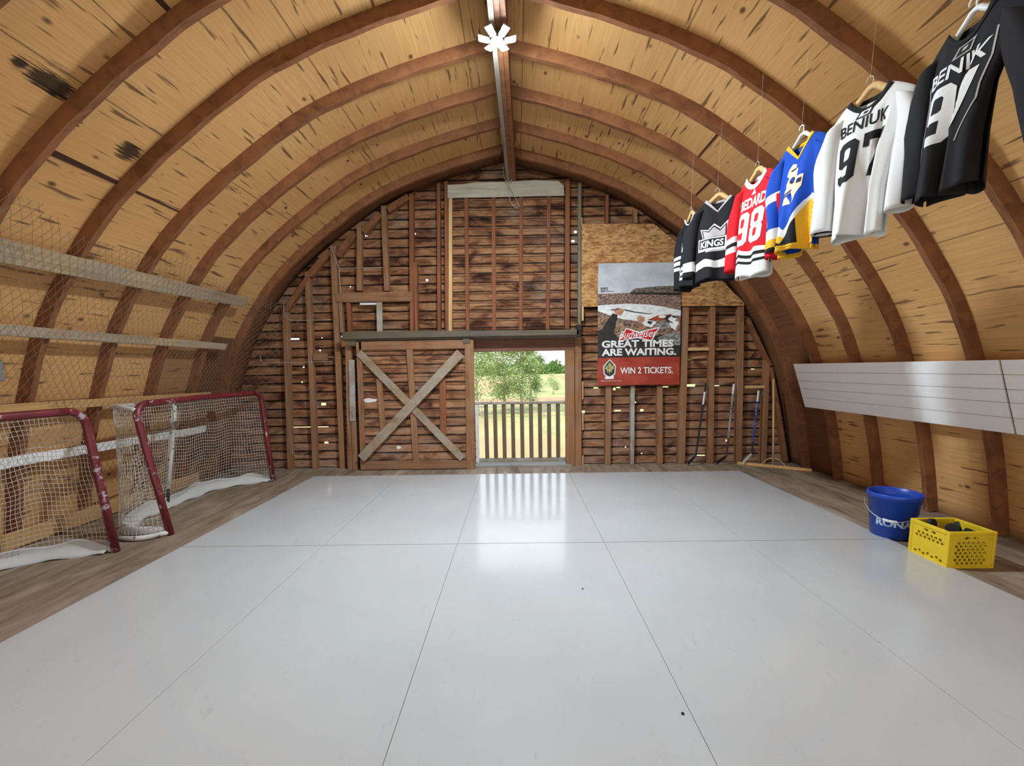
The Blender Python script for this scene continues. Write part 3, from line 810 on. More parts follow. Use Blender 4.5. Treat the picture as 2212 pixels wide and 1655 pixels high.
def netting():
    lines = []
    def S(y, s):       # s metres up the wall from the floor
        z = .35 + s
        k = min(1.0, max(0.0, (y - 5.75) / .6))
        x = XC - hw(z) + .055 + .02 * math.sin(y * 2.3 + z * 3) + .4 * k * k
        return (x, y, z)
    Y0, Y1, Hh = 2.0, 6.37, 2.22
    def top(y): return Hh - .12 * max(0, min(1, (y - 3.0) / 2.5)) + .06 * math.sin(y * 3.1) + .03 * math.sin(y * 9)
    st = .062; sl = .62
    for sgn in (1, -1):
        y = Y0 - Hh / sl if sgn > 0 else Y0
        lo, hi = (Y0 - Hh * sl, Y1) if sgn > 0 else (Y0, Y1 + Hh * sl)
        y = lo
        while y < hi:
            ln = []
            jit = random.uniform(-.006, .006)
            for i in range(46):
                s = Hh * 1.05 * i / 45
                yy = y + sgn * s * sl + jit + .007 * math.sin(i * 1.3 + y * 7)
                if Y0 <= yy <= Y1 and s <= top(yy): ln.append(S(yy, s))
                elif len(ln) > 1: break
            if len(ln) > 2: lines.append(ln)
            y += st
    o = curves('chicken_wire', lines, .0013, plain('galvanised_wire', rgb(128, 120, 108), .5, .5, .2), origin=(-3.9, 4, .35))
    tag(o, 'sheet of chicken wire stretched over the left wall boards', 'wire netting')
netting()

# ---------------------------------------------------------------- hockey goals
M['goalred'] = painted_pipe('goal_red_pipe', rgb(112, 34, 42), rgb(182, 168, 174), .12, 15)
M['goalwhite'] = painted_pipe('goal_white_pipe', rgb(214, 212, 208), rgb(70, 62, 58), .35, 12)
M['goalpost2'] = painted_pipe('goal_centre_post', rgb(216, 214, 210), rgb(34, 28, 30), .85, 7)
M['string'] = plain('net_string', rgb(196, 188, 176), .8)
M['canvas'] = fabric('goal_canvas', rgb(196, 196, 194))
def spline(pts, n=10):
    P = [Vector(p) for p in pts]; P = [P[0] * 2 - P[1]] + P + [P[-1] * 2 - P[-2]]
    out = []
    for i in range(1, len(P) - 2):
        a, b, c, d = P[i - 1:i + 3]
        for j in range(n):
            t = j / n
            out.append(0.5 * ((2 * b) + (c - a) * t + (2 * a - 5 * b + 4 * c - d) * t * t + (3 * b - a - 3 * c + d) * t ** 3))
    out.append(P[-2]); return out
def resample(P, n):
    L = [0]
    for a, b in zip(P, P[1:]): L.append(L[-1] + (b - a).length)
    res = []; k = 0
    for i in range(n):
        s = L[-1] * i / (n - 1)
        while k < len(L) - 2 and L[k + 1] < s: k += 1
        res.append(P[k].lerp(P[k + 1], (s - L[k]) / max(1e-9, L[k + 1] - L[k])))
    return res
def goal(bn, bf, tn, tf, ring, shelf, label, hole=None):
    """bn/bf near and far post feet, tn/tf post tops, ring and shelf the base and top loops behind the posts"""
    t = thing('hockey_goal', ((bn[0] + bf[0]) / 2, (bn[1] + bf[1]) / 2, 0), label, 'hockey goal', 'hockey goals')
    bn, bf, tn, tf = map(Vector, (bn, bf, tn, tf))
    R = .13
    un = (tn - bn).normalized(); uf = (tf - bf).normalized(); ax = (tf - tn).normalized()
    arc = lambda c, a, b: [c + a * math.cos(i * PI / 16) * R + b * math.sin(i * PI / 16) * R for i in range(9)]
    mid = (tn + tf) / 2 + Vector((-.03, 0, .006))
    cn = tn - un * R + ax * R; cf = tf - uf * R - ax * R
    post1 = [bn, bn.lerp(tn - un * R, .5)] + arc(cn, -ax, un)
    bar = spline([tn + ax * R, tn.lerp(mid, .6) + Vector((-.008, 0, 0)), mid, tf.lerp(mid, .6) + Vector((-.008, 0, 0)), tf - ax * R], 5)
    post2 = arc(cf, uf, ax) + [bf.lerp(tf - uf * R, .5), bf]
    b = MB(); b.tube(post1, .03, 12); b.build('goal_post', M['goalred'], t, smooth=True)
    b = MB(); b.tube(post2, .03, 12); b.build('goal_post', M['goalred'], t, smooth=True)
    b = MB(); b.tube(bar, .03, 12); b.build('crossbar', M['goalred'], t, smooth=True)
    rg = spline([bn + Vector((0, 0, .025))] + [Vector((x, y, .025)) for x, y in ring] + [bf + Vector((0, 0, .025))], 8)
    b = MB(); b.tube(rg, .022, 10); b.build('base_frame', M['goalwhite'], t, smooth=True)
    sh = spline([tn - un * .05] + [Vector(p) for p in shelf] + [tf - uf * .05], 8)
    b = MB(); b.tube(sh, .02, 10); b.build('top_frame', M['goalwhite'], t, smooth=True)
    NV, NH = 84, 31
    A = resample(sh, NV); B = resample(rg, NV)
    def P(i, v):
        p = A[i].lerp(B[i], v)
        f = i / (NV - 1)
        sag = .05 * math.sin(PI * v) * math.sin(PI * f) * (1 + .5 * math.sin(f * 17 + v * 4))
        return p + Vector((sag * .9, .006 * math.sin(v * 23 + f * 60), .012 * math.sin(f * 40) * math.sin(PI * v)))
    lines = []
    def push(pts):
        cur = []
        for q in pts:
            if hole and (q - Vector(hole[0])).length < hole[1]:
                if len(cur) > 1: lines.append(cur)
                cur = []
            else: cur.append(q)
        if len(cur) > 1: lines.append(cur)
    for i in range(NV): push([P(i, v / 24) for v in range(25)])
    for h_ in range(NH): push([P(i, h_ / NH) for i in range(NV)])
    curves('netting', lines, .0021, M['string'], t)
    # flat net on the top shelf
    lines = []
    for i in range(4, NV - 4, 2):
        q = A[i]; f = i / (NV - 1); lines.append([q, tn.lerp(tf, min(1, max(0, (q.y - tn.y) / (tf.y - tn.y))))])
    curves('shelf_netting', lines, .002, M['string'], t)
    b = MB()
    nn = 60; C_ = resample(rg, nn)
    cen = Vector(((bn.x + bf.x) / 2, (bn.y + bf.y) / 2, 0))
    def sk(i, v):
        q = C_[int(i)].copy(); f = i / (nn - 1)
        inw = (cen - q); inw.z = 0; inw.normalize()
        hgt = (.125 + .02 * math.sin(f * 21)) * min(1, .35 + 7 * f * (1 - f))
        return q + inw * (.025 + .05 * v * (1 + .4 * math.sin(f * 31)) - .03 * math.sin(PI * v)) + Vector((0, 0, -.02 + hgt * (1 - v) + .008 * math.sin(f * 50 + v * 3)))
    b.grid(sk, list(range(1, nn - 1)), [i / 6 for i in range(7)]); b.build('skirt', M['canvas'], t, smooth=True, solid=.004, label='slumped white canvas skirt')
    # centre rear post
    k = NV // 2
    b = MB(); b.tube([A[k], A[k].lerp(B[k], .5) + Vector((.0, 0, 0)), B[k]], .028, 10); b.build('rear_post', M['goalpost2'], t, smooth=True, label='white padded rear post with black tape')
    return t
goal((-3.13, 3.78, .0), (-3.25, 5.68, 0), (-3.345, 3.80, 1.175), (-3.315, 5.67, 1.18),
     [(-3.28, 3.64), (-3.50, 3.68), (-3.68, 3.92), (-3.80, 4.35), (-3.83, 4.75), (-3.82, 5.2), (-3.66, 5.52), (-3.42, 5.66)],
     [(-3.50, 3.83, 1.16), (-3.66, 3.95, 1.15), (-3.72, 4.3, 1.14), (-3.72, 4.75, 1.14), (-3.71, 5.2, 1.14), (-3.62, 5.5, 1.15), (-3.48, 5.64, 1.16)],
     'red pipe hockey goal nearer the end wall, whole frame in view', ((-3.72, 5.27, .93), .06))
goal((-3.35, 1.55, .0), (-3.29, 3.41, 0), (-3.44, 1.56, 1.16), (-3.395, 3.40, 1.165),
     [(-3.45, 1.50), (-3.66, 1.60), (-3.82, 1.9), (-3.96, 2.5), (-3.95, 2.95), (-3.86, 3.15), (-3.70, 3.32), (-3.45, 3.39)],
     [(-3.56, 1.6, 1.15), (-3.68, 1.75, 1.14), (-3.75, 2.1, 1.13), (-3.76, 2.5, 1.13), (-3.75, 2.9, 1.13), (-3.67, 3.2, 1.14), (-3.55, 3.36, 1.15)],
     'red pipe hockey goal cut off by the left edge of the photo')

# ---------------------------------------------------------------- white boards on the right wall
def wboards(y0, y1, label):
    b = MB(); zs = [.885, 1.01, 1.125, 1.225, 1.335, 1.445]
    for a, c in zip(zs, zs[1:]):
        def px(z): return XC + 3.735 + (3.92 - 3.735) * (1.443 - z) / .558 - .0
        th = .02; q0, q1 = a + .0015, c - .0015
        b.hexa([(px(q0), y0, q0), (px(q0), y1, q0), (px(q1), y1, q1), (px(q1), y0, q1), (px(q0) - th, y0, q0), (px(q0) - th, y1, q0), (px(q1) - th, y1, q1), (px(q1) - th, y0, q1)][::1])
    tag(b.build('white_boards', M['whitey'], bevel=.002), label, 'board panel', 'white boards on the right wall')
wboards(3.325, 5.74, 'long white painted plank panel on the right wall above the bucket')
wboards(.9, 3.305, 'white painted plank panel cut off by the right edge of the photo')

# ---------------------------------------------------------------- bucket, crate, pucks
bk = thing('bucket', (3.12, 3.56, 0), 'blue plastic bucket with wire handle beside the yellow crate', 'bucket')
M['blue'] = plain('blue_plastic', rgb(22, 70, 176), .35, .5, var=.03)
BC = (3.12, 3.575, 0)
b = MB(); b.lathe([(0, .006), (.135, .006), (.142, .012), (.168, .30), (.172, .30), (.174, .335), (.182, .335), (.184, .372), (.178, .376), (.172, .372), (.165, .30), (.14, .02), (0, .018)], BC, 40)
b.build('body', M['blue'], bk, smooth=True)
hd = []
va = math.atan2(-BC[1], -BC[0])          # direction towards the room
for i in range(21):
    a = -PI / 2 + PI * i / 20
    hd.append((BC[0] + .192 * math.cos(va + a), BC[1] + .192 * math.sin(va + a), .30 - .13 * math.cos(a)))
b = MB(); b.tube(hd, .003, 8); hn = b.build('handle', plain('wire_steel', rgb(190, 192, 196), .35, .5, .6), bk, smooth=True)
b = MB(); gp = [(p[0], p[1], p[2]) for p in hd[8:12]]; b.tube(gp, .011, 10); b.build('grip', M['white'], hn, smooth=True)
bm = text_bm('RONA', .075, .003, 1.15); b = MB()
va2 = va + .06
b._bm(bm, lambda x, y: (BC[0] + (.160) * math.cos(va2 + x / .158), BC[1] + .160 * math.sin(va2 + x / .158), .115 + y), 0, .02)
for i, (vx, vy, vz) in enumerate(b.v):
    rr = .1435 + (.168 - .142) * (vz - .012) / .288 + .0012; dx, dy = vx - BC[0], vy - BC[1]; L = math.hypot(dx, dy)
    b.v[i] = (BC[0] + dx / L * rr, BC[1] + dy / L * rr, vz)
b.build('lettering', plain('pale_blue_print', rgb(176, 206, 236), .4), bk)

CX0, CX1, CY0, CY1, CH = 2.985, 3.30, 2.96, 3.25, .262
cr = thing('milk_crate', (3.14, 3.1, 0), 'yellow plastic milk crate full of pucks on the mat edge', 'crate')
M['yellow'] = plain('yellow_plastic', rgb(232, 200, 44), .45, .4, var=.04)
def cpanel(w, hgt, holes, fn, name):
    th = .012; out = [(0, 0), (w, 0), (w, hgt), (0, hgt)]
    b = MB()
    b.poly([out] + holes, lambda x, y: fn(x, y, 0)); b.poly([out] + holes, lambda x, y: fn(x, y, th))
    for lp in [out] + holes:
        for i in range(len(lp)):
            a, c = lp[i], lp[(i + 1) % len(lp)]
            b.face([fn(a[0], a[1], 0), fn(c[0], c[1], 0), fn(c[0], c[1], th), fn(a[0], a[1], th)])
    b.build(name, M['yellow'], cr)
def hexh(x, y, r, sx=1.0): return [(x + sx * r * math.cos(i * PI / 4 + PI / 8), y + r * math.sin(i * PI / 4 + PI / 8)) for i in range(8)]
def holes_full(w):
    hs = []
    for rI in range(7):
        z = .035 + rI * .0245; n = 7 if rI % 2 else 6
        for i in range(n):
            x = w / 2 + (i - (n - 1) / 2) * .033; hs.append(hexh(x, z, .0115))
    for i in (-.028, .028): hs.append(hexh(w / 2 + i, .216, .011, 1.7))
    return hs
def holes_plain(w):
    hs = []
    for i in range(7): hs.append(hexh(w / 2 + (i - 3) * .033, .035 + .012 * (i % 2), .0115))
    for rI in range(2):
        for i in range(7 - rI): hs.append(hexh(w / 2 + (i - (6 - rI) / 2) * .033, .158 + rI * .0245, .0115))
    for i in (-.028, .028): hs.append(hexh(w / 2 + i, .216, .011, 1.7))
    return hs
cpanel(CX1 - CX0, CH, holes_full(CX1 - CX0), lambda x, y, d: (CX0 + x, CY0 + d, y), 'end_wall')
cpanel(CX1 - CX0, CH, holes_full(CX1 - CX0), lambda x, y, d: (CX0 + x, CY1 - d, y), 'end_wall')
cpanel(CY1 - CY0, CH, holes_plain(CY1 - CY0), lambda x, y, d: (CX0 + d, CY0 + x, y), 'side_wall')
cpanel(CY1 - CY0, CH, holes_plain(CY1 - CY0), lambda x, y, d: (CX1 - d, CY0 + x, y), 'side_wall')
b = MB(); b.box(CX0 + .012, CX1 - .012, CY0 + .012, CY1 - .012, .012, .02); b.build('base', M['yellow'], cr)
rb_, bb_ = MB(), MB()
for (x0, x1, y0, y1) in ((CX0 - .008, CX1 + .008, CY0 - .008, CY0 + .014), (CX0 - .008, CX1 + .008, CY1 - .014, CY1 + .008), (CX0 - .008, CX0 + .014, CY0 + .0145, CY1 - .0145), (CX1 - .014, CX1 + .008, CY0 + .0145, CY1 - .0145)):
    rb_.box(x0, x1, y0, y1, CH - .022, CH + .002); bb_.box(x0, x1, y0, y1, .0, .02)
rb_.build('rim', M['yellow'], cr, bevel=.003); bb_.build('bottom_rim', M['yellow'], cr, bevel=.003)
for (x, y) in ((CX0, CY0), (CX1, CY0), (CX0, CY1), (CX1, CY1)):
    b = MB(); b.box(x - .008 if x == CX0 else x - .014, x + .014 if x == CX0 else x + .008, y - .008 if y == CY0 else y - .014, y + .014 if y == CY0 else y + .008, .02, CH - .022); b.build('corner_post', M['yellow'], cr, bevel=.004)
pm = MB(); pr = .038
pm.lathe([(0, -.0125), (pr - .002, -.0125), (pr, -.0105), (pr, .0105), (pr - .002, .0125), (0, .0125)], (0, 0, 0), 28)
proto = pm.build('hockey_puck', M['black'], origin=(0, 0, 0), smooth=False)
tops = [(3.06, 3.17, .248, 1.35, .3, 'black puck standing on edge in the crate, at the back'),
        (3.13, 3.09, .240, 1.2, -.6, 'black puck tilted in the middle of the crate heap'),
        (3.205, 3.12, .240, 1.25, .9, 'black puck on edge in the crate by the right wall'),
        (3.20, 3.03, .226, .5, .2, 'black puck lying tilted at the right front of the crate')]
pk = 0
for (x, y, z, tx, rz, lb) in tops:
    o = proto if pk == 0 else proto.copy()
    if pk: col.objects.link(o)
    o.location = (x, y, z); o.rotation_euler = (tx, 0, rz); pk += 1
    tag(o, lb, 'puck', 'pucks on top of the crate heap')
for ix in range(3):
    for iy in range(3):
        for iz in range(6):
            o = proto.copy(); col.objects.link(o)
            o.location = (3.057 + ix * .085 + random.uniform(-.003, .003), 3.028 + iy * .077 + random.uniform(-.0, .0), .0335 + iz * .0255); o.rotation_euler = (0, 0, random.random())
            tag(o, 'black hockey puck lying flat inside the yellow crate', 'puck', 'pucks stacked in the crate')

# ---------------------------------------------------------------- sticks and broom
def stick(name, top, heel, toe, mats, label, fr):
    top, heel, toe = map(Vector, (top, heel, toe))
    t = thing(name, heel, label, 'hockey stick', 'hockey sticks against the end wall')
    ax = heel - top
    def seg(a, c, m, nm, r=.0145):
        b = MB(); b.tube([top + ax * a, top + ax * c], r, 8, sq=.7); b.build(nm, m, t)
    seg(0, fr[0], mats[0], 'grip', .016); seg(fr[0], fr[1], mats[1], 'shaft'); seg(fr[1], 1.0, mats[2], 'lower_shaft')
    b = MB(); up = Vector((0, 0, .032)); n = Vector((0, -.006, 0))
    h0 = heel - up * .6
    b.hexa([h0 - n, toe - up - n, toe - up + n, h0 + n, heel + up * .9 - n, toe + up - n, toe + up + n, heel + up * .9 + n]); b.build('blade', mats[3], t, bevel=.006)
M['stickblack'] = plain('black_stick', rgb(34, 30, 32), .45)
M['stickwhite'] = plain('white_tape', rgb(212, 212, 214), .6)
M['stickblue'] = painted_pipe('blue_shaft', rgb(34, 62, 140), rgb(140, 156, 200), .3, 22)
M['stickgrey'] = painted_pipe('printed_shaft', rgb(150, 146, 150), rgb(70, 34, 40), .9, 26)
M['stickdk'] = plain('dark_red_stick', rgb(70, 40, 38), .5)
stick('hockey_stick', (2.735, 6.39, 1.19), (2.573, 6.27, .14), (2.45, 6.24, .045), [M['stickblack'], M['stickwhite'], M['stickblack'], M['stickblack']], 'black hockey stick with a short white band, leaning left of the others', (.12, .29))
stick('hockey_stick', (3.135, 6.39, 1.17), (3.014, 6.27, .13), (2.86, 6.24, .045), [M['stickwhite'], M['stickgrey'], M['stickdk'], M['stickblack']], 'hockey stick with a printed grey shaft and white top, middle of three', (.14, .74))
stick('hockey_stick', (3.495, 6.39, 1.07), (3.375, 6.27, .16), (3.23, 6.22, .05), [M['stickwhite'], M['stickblue'], M['stickblack'], M['stickwhite']], 'blue hockey stick with white blade, rightmost of three', (.17, .80))
br = thing('floor_scraper', (3.58, 6.08, 0), 'wide wooden push broom with upright handle leaning in the right corner', 'broom')
A_, B_ = Vector((3.21, 6.33, .0)), Vector((3.955, 5.83, .0)); dv = (B_ - A_).normalized(); nv = Vector((-dv.y, dv.x, 0))
b = MB(); w_ = nv * .018; u_ = Vector((0, 0, .042))
b.hexa([A_ - w_, B_ - w_, B_ + w_, A_ + w_, A_ - w_ + u_, B_ - w_ + u_, B_ + w_ + u_, A_ + w_ + u_]); b.build('head', M['paley'], br, bevel=.006)
mid = A_.lerp(B_, .5)
b = MB(); b.tube([mid + Vector((0, 0, .03)), Vector((3.60, 6.22, 1.235))], .013, 10); b.build('handle', M['pale'], br, smooth=True)
b = MB(); b.tube([tuple(q) for q in spline([mid - dv * .14 + Vector((0, 0, .04)), mid - dv * .07 + Vector((0, .005, .12)), mid + Vector((0, .015, .135)), mid + dv * .07 + Vector((0, .005, .12)), mid + dv * .15 + Vector((0, 0, .04))], 6)], .007, 8); b.build('bracket', M['paley'], br, smooth=True)
for (x, y, s, lb) in ((.41, 2.70, .006, 'tiny dark crumb on the white mat in front of the doorway'), (.665, 1.66, .007, 'tiny dark crumb on the white mat by the right seam near the camera')):
    b = MB(); b.lathe([(0, .0), (s, .001), (s * .8, .006), (0, .009)], (x, y, .0105), 8); tag(b.build('rubber_crumb', M['black']), lb, 'crumb', 'crumbs on the mat')

# ---------------------------------------------------------------- jerseys
def jersey(org, tdeg, label, L=.74, W=.215, front='scoop', colours=None, hem=(), sleeve=(), collar=None, seed=1, fold=.035, decals=None, hanger='wood', sl=.0, sr=.0, pleat=None, gather=.1):
    org = Vector(org); t = math.radians(tdeg)
    r_ = Vector((math.sin(t), -math.cos(t), 0)); n_ = Vector((-math.cos(t), -math.sin(t), 0))
    rnd = random.Random(seed); ph = rnd.random() * 6; ph2 = rnd.random() * 6
    J = thing('hockey_jersey', org + Vector((0, 0, -L)), label, 'jersey', 'hockey jerseys hanging on the right')
    nk = .095; drop = .075 if front == 'scoop' else .11
    def ztop(x, back=False):
        a = abs(x)
        if a < nk:
            q = a / nk
            if back: return -.012 * (1 - q * q)
            return -drop * (1 - q * q) if front == 'scoop' else -drop * (1 - q)
        return -.085 * ((a - nk) / (W - nk)) ** 1.25
    def dep(x, s, back=False):
        k = max(0.0, 1 - (x / (W + .001)) ** 2) ** .5
        bb = (.022 + .055 * min(1, s * 1.6)) * k
        A = fold * s ** 1.3
        fo = A * (math.sin(x * 21 + ph + s * .8) + .55 * math.sin(x * 43 + ph2)) * k ** .6
        return (bb + fo + pk(x, s)[1]) if not back else -(bb * .8 + A * .6 * math.sin(x * 26 + ph2) * k)
    def zz(x, s, back=False):
        zt = ztop(x, back)
        bot = -L + .012 * math.sin(x * 17 + ph)
        return zt + (bot - zt) * s
    def pk(x, s):
        if not pleat: return 0.0, 0.0
        x0, w, c, d = pleat; t_ = min(1, max(0, (x - x0) / w)); k_ = min(1, max(0, (s - .08) / .3))
        return c * k_ * t_ * t_ * (3 - 2 * t_), -d * k_ * math.sin(PI * t_)
    def wid(x, s): return x * (1 - gather * min(1, s * 1.5) ** .8) - pk(x, s)[0]
    def F(x, s, off=0.0, back=False):
        return org + r_ * wid(x, s) + n_ * (dep(x, s, back) + off) + Vector((0, 0, zz(x, s, back)))
    def D(x, z, off):                 # decal: metric x, z below the shoulder
        xx = max(-W * .985, min(W * .985, x)); zt = ztop(xx)
        s = max(.0, min(1, (zt - z) / (zt + L))); 
        e = .004
        g = (dep(xx + e, s) - dep(xx - e, s)) / (2 * e)
        q = org + r_ * wid(xx, s) + n_ * dep(xx, s) + Vector((0, 0, z))
        nn = (n_ - r_ * g).normalized()
        return q + nn * off
    us = [-W + 2 * W * i / 56 for i in range(57)]
    bands = sorted(set([i / 40 for i in range(41)] + [a for a, c, m in hem] + [c for a, c, m in hem]))
    def mh(u, v):
        for a, c, m in hem:
            if a < v < c: return m
        return 0
    b = MB(); b.grid(lambda u, v: F(u, v), us, bands, mh); b.grid(lambda u, v: F(-u, v, 0, True), us, bands, mh)
    b.build('body', colours, J, smooth=True, solid=.003)
    for sd, extra in ((-1, sl), (1, sr)):
        wl = W * (1 - gather)
        path = spline([(sd * (W - .03), -.10), (sd * (W * .5 + wl * .5 + .035), -.24), (sd * (wl + .05 + extra * .5), -.43), (sd * (wl + .05 + extra), -.655)], 8)
        SB = sorted(set([i / 28 for i in range(29)] + [a for a, c, m in sleeve] + [c for a, c, m in sleeve]))
        def at(s):
            k = s * (len(path) - 1); i = min(int(k), len(path) - 2); return path[i].lerp(path[i + 1], k - i)
        def SL(a, s):
            c = at(s); rl = (.055 + .02 * math.sin(PI * min(1, s * 1.5)) - .0 * s); rd = .045 + .015 * s
            wv = 1 + .12 * math.sin(a * 3 + ph + s * 5)
            return org + r_ * (c.x + rl * math.cos(a)) + n_ * (rd * math.sin(a) * wv + .008) + Vector((0, 0, c.y + .035 * (1 - s) * (-sd * math.cos(a))))
        def ms(u, v):
            for a, c, m in sleeve:
                if a < v < c: return m
            return 0
        b = MB(); b.grid(SL, [2 * PI * i / 20 for i in range(21)], SB, ms); b.build('sleeve', colours, J, smooth=True, solid=.003)
        if decals and 'sleeve' in decals and decals['sleeve'][2] in (0, sd):
            txt, mt, _, sp = decals['sleeve']
            bm = text_bm(txt, .13, .006); b = MB()
            def onS(x, y):
                s = sp - y / .6; c = at(s); a = PI / 2 - x / .06
                q = SL(a, s); cc = org + r_ * c.x + n_ * .008 + Vector((0, 0, q.z)); return q + (q - cc).normalized() * .004
            b._bm(bm, onS, 0, .02); b.build('sleeve_number', mt, J)
    if collar:
        b = MB(); cw = collar[1]
        xs_ = [-nk + 2 * nk * i / 24 for i in range(25)]
        def CF(i, k):
            x = xs_[int(i)]; zt = ztop(x); 
            dz = -cw * k if front == 'scoop' else -cw * k * 1.25
            xo = x * (1 + .25 * k)
            return D(xo if abs(xo) < W else x, min(zt + .004 + dz, ztop(xo) + .004), .0035)
        b.grid(CF, list(range(25)), [0, .5, 1]); b.grid(lambda i, k: F(xs_[int(i)] * -1, k * .03, .002, True), list(range(25)), [0, .5, 1])
        b.build('collar', collar[0], J, smooth=True, solid=.003)
    if decals:
        for it in decals.get('poly', []):
            nm, mts, loops = it
            b = MB()
            for (m_, off, lp) in loops: b.poly(lp if isinstance(lp[0], list) else [lp], lambda x, z, o=off: D(x, z, o), m_, .02)
            b.build(nm, mts, J)
        for it in decals.get('text', []):
            txt, mt, x, z, hgt, width, bold, nm, off = it
            bm = text_bm(txt, 1.0, bold)
            xa = [q.co.x for q in bm.verts]; ya = [q.co.y for q in bm.verts]
            x0, x1, y1 = min(xa), max(xa), max(ya); b = MB()
            sx = width / (x1 - x0); sy = hgt / y1
            for q in bm.verts: q.co.x = x - width / 2 + (q.co.x - x0) * sx; q.co.y = z + q.co.y * sy
            b._bm(bm, lambda X, Z: D(X, Z, off), 0, .018); b.build(nm, mt, J)
    # the hanger
    Hm = M['pale'] if hanger == 'wood' else M['white']
    hg = thing('coat_hanger', org + Vector((0, 0, .0)), {'wood': 'wooden', 'plastic': 'white plastic'}[hanger] + ' coat hanger of the ' + label.split(',')[0], 'coat hanger', 'coat hangers on the right')
    b = MB()
    pth = [org + r_ * x + Vector((0, 0, z)) for x, z in ((-.185, -.085), (-.12, -.045), (-.05, .005), (-.018, .032), (0, .036), (.018, .032), (.05, .005), (.12, -.045), (.185, -.085))]
    b.tube(pth, [.006, .011, .012, .012, .012, .012, .012, .011, .006], 10, sq=1.5 if hanger == 'wood' else 1.0); b.build('bar', Hm, hg, smooth=True)
    if hanger == 'plastic':
        b = MB(); b.tube([pth[0], pth[0].lerp(pth[-1], .5), pth[-1]], .005, 8); b.build('lower_bar', Hm, hg, smooth=True)
    hk = [org + Vector((0, 0, .035)), org + Vector((0, 0, .06))] + [org + r_ * (-.018 + .018 * math.cos(a)) + Vector((0, 0, .075 + .018 * math.sin(a))) for a in [i * PI / 8 for i in range(0, 10)]]
    b = MB(); b.tube(hk, .0022 if hanger == 'wood' else .004, 8); b.build('hook', M['wire'] if hanger == 'wood' else M['white'], hg, smooth=True)
    zc = 0
    for p in HALF:
        if p.x >= abs(org.x - XC): zc = max(zc, p.y)
    top_ = Vector((org.x, org.y, zc + .06))
    curves('line', [[tuple(org + r_ * -.018 + Vector((0, 0, .093))), tuple(top_)]], .0007, M['wire'], hg)
    return J

FW = fabric('white_jersey_cloth', rgb(228, 227, 228)); FK = fabric('black_jersey_cloth', rgb(30, 28, 32)); FR = fabric('red_jersey_cloth', rgb(204, 24, 38))
FB = fabric('blue_jersey_cloth', rgb(20, 72, 176)); FY = fabric('gold_jersey_cloth', rgb(232, 178, 44)); FC = fabric('cream_twill', rgb(232, 212, 176)); FS = fabric('silver_twill', rgb(178, 170, 172)); FN = fabric('navy_cloth', rgb(30, 36, 72))
FG = fabric('grey_piping', rgb(176, 170, 166))
def box_(x0, x1, z0, z1): return [(x0, z0), (x1, z0), (x1, z1), (x0, z1)]
def octo(x, z, w, h, c): return [(x + c, z), (x + w - c, z), (x + w, z + c), (x + w, z + h - c), (x + w - c, z + h), (x + c, z + h), (x, z + h - c), (x, z + c)]
def nine(x, z, w, h, s):
    """block 9 with its counter, lower left corner at x, z"""
    c = w * .18
    outer = [(x + c, z), (x + w - c, z), (x + w, z + c), (x + w, z + h - c), (x + w - c, z + h), (x + c, z + h), (x, z + h - c), (x, z + h * .46), (x + c, z + h * .40), (x + w - s, z + h * .40), (x + w - s, z + s), (x + s, z + s), (x + s, z + h * .24), (x, z + h * .24), (x, z + c)]
    return [outer, octo(x + s, z + h * .40 + s * .85, w - 2 * s, h * .60 - s * 1.85, c * .35)]
def eight(x, z, w, h, s):
    c = w * .18
    o = [(x + c, z), (x + w - c, z), (x + w, z + c), (x + w, z + h * .45), (x + w - c * .5, z + h * .5), (x + w, z + h * .55), (x + w, z + h - c), (x + w - c, z + h), (x + c, z + h), (x, z + h - c), (x, z + h * .55), (x + c * .5, z + h * .5), (x, z + h * .45), (x, z + c)]
    return [o, octo(x + s, z + s, w - 2 * s, h * .5 - s * 1.5, c * .3), octo(x + s, z + h * .5 + s * .5, w - 2 * s, h * .5 - s * 1.5, c * .3)]
def seven(x, z, w, h, s): return [(x, z + h), (x + w, z + h), (x + w, z + h - s * 1.2), (x + w * .62, z), (x + w * .62 - s * 1.25, z), (x + w - s * 1.4, z + h - s), (x + s * .7, z + h - s), (x + s * .7, z + h - s * 1.7), (x, z + h - s * 1.7)]
def strip(pts, w):
    up = [(x, z + w / 2) for x, z in pts]; return up + [(x, z - w / 2) for x, z in pts[::-1]]
def vstrip(pts, w):
    up = [(x + w / 2, z) for x, z in pts]; return up + [(x - w / 2, z) for x, z in pts[::-1]]
vec = lambda cx, cz, s: [(cx - .055 * s, cz - .02 * s), (cx + .03 * s, cz - .02 * s), (cx + .055 * s, cz + .02 * s), (cx - .03 * s, cz + .02 * s)]

# near black jersey
jersey((1.965, 2.07, 2.875), -4, 'black jersey with big white number 97, nearest the camera', L=.70, W=.225, colours=[FK, FW], collar=(FK, .018), seed=5, fold=.05, hanger='plastic', sl=-.01, sr=.14, gather=.24, pleat=(.0, .11, .065, .055),
       decals={'text': [('BENIUK', FW, .0, -.205, .060, .33, .02, 'lettering', .004)],
               'poly': [('number', [FW], [(0, .004, nine(-.155, -.475, .145, .245, .042)), (0, .004, seven(.01, -.475, .145, .245, .044))]),
                        ('maker_mark', [FG, FK], [(0, .004, vec(0, -.115, 1.0)), (1, .0055, vec(0, -.115, .72)), (0, .007, vec(.004, -.115, .3))]),
                        ('piping', [FG], [(0, .004, vstrip([(-.19, -.12), (-.165, -.25), (-.175, -.40), (-.185, -.52)], .007))]),
                        ('piping', [FG], [(0, .004, vstrip([(.16, -.12), (.19, -.22), (.195, -.36), (.14, -.50)], .007))])],
               'sleeve': ('9', FW, 1, .45)})
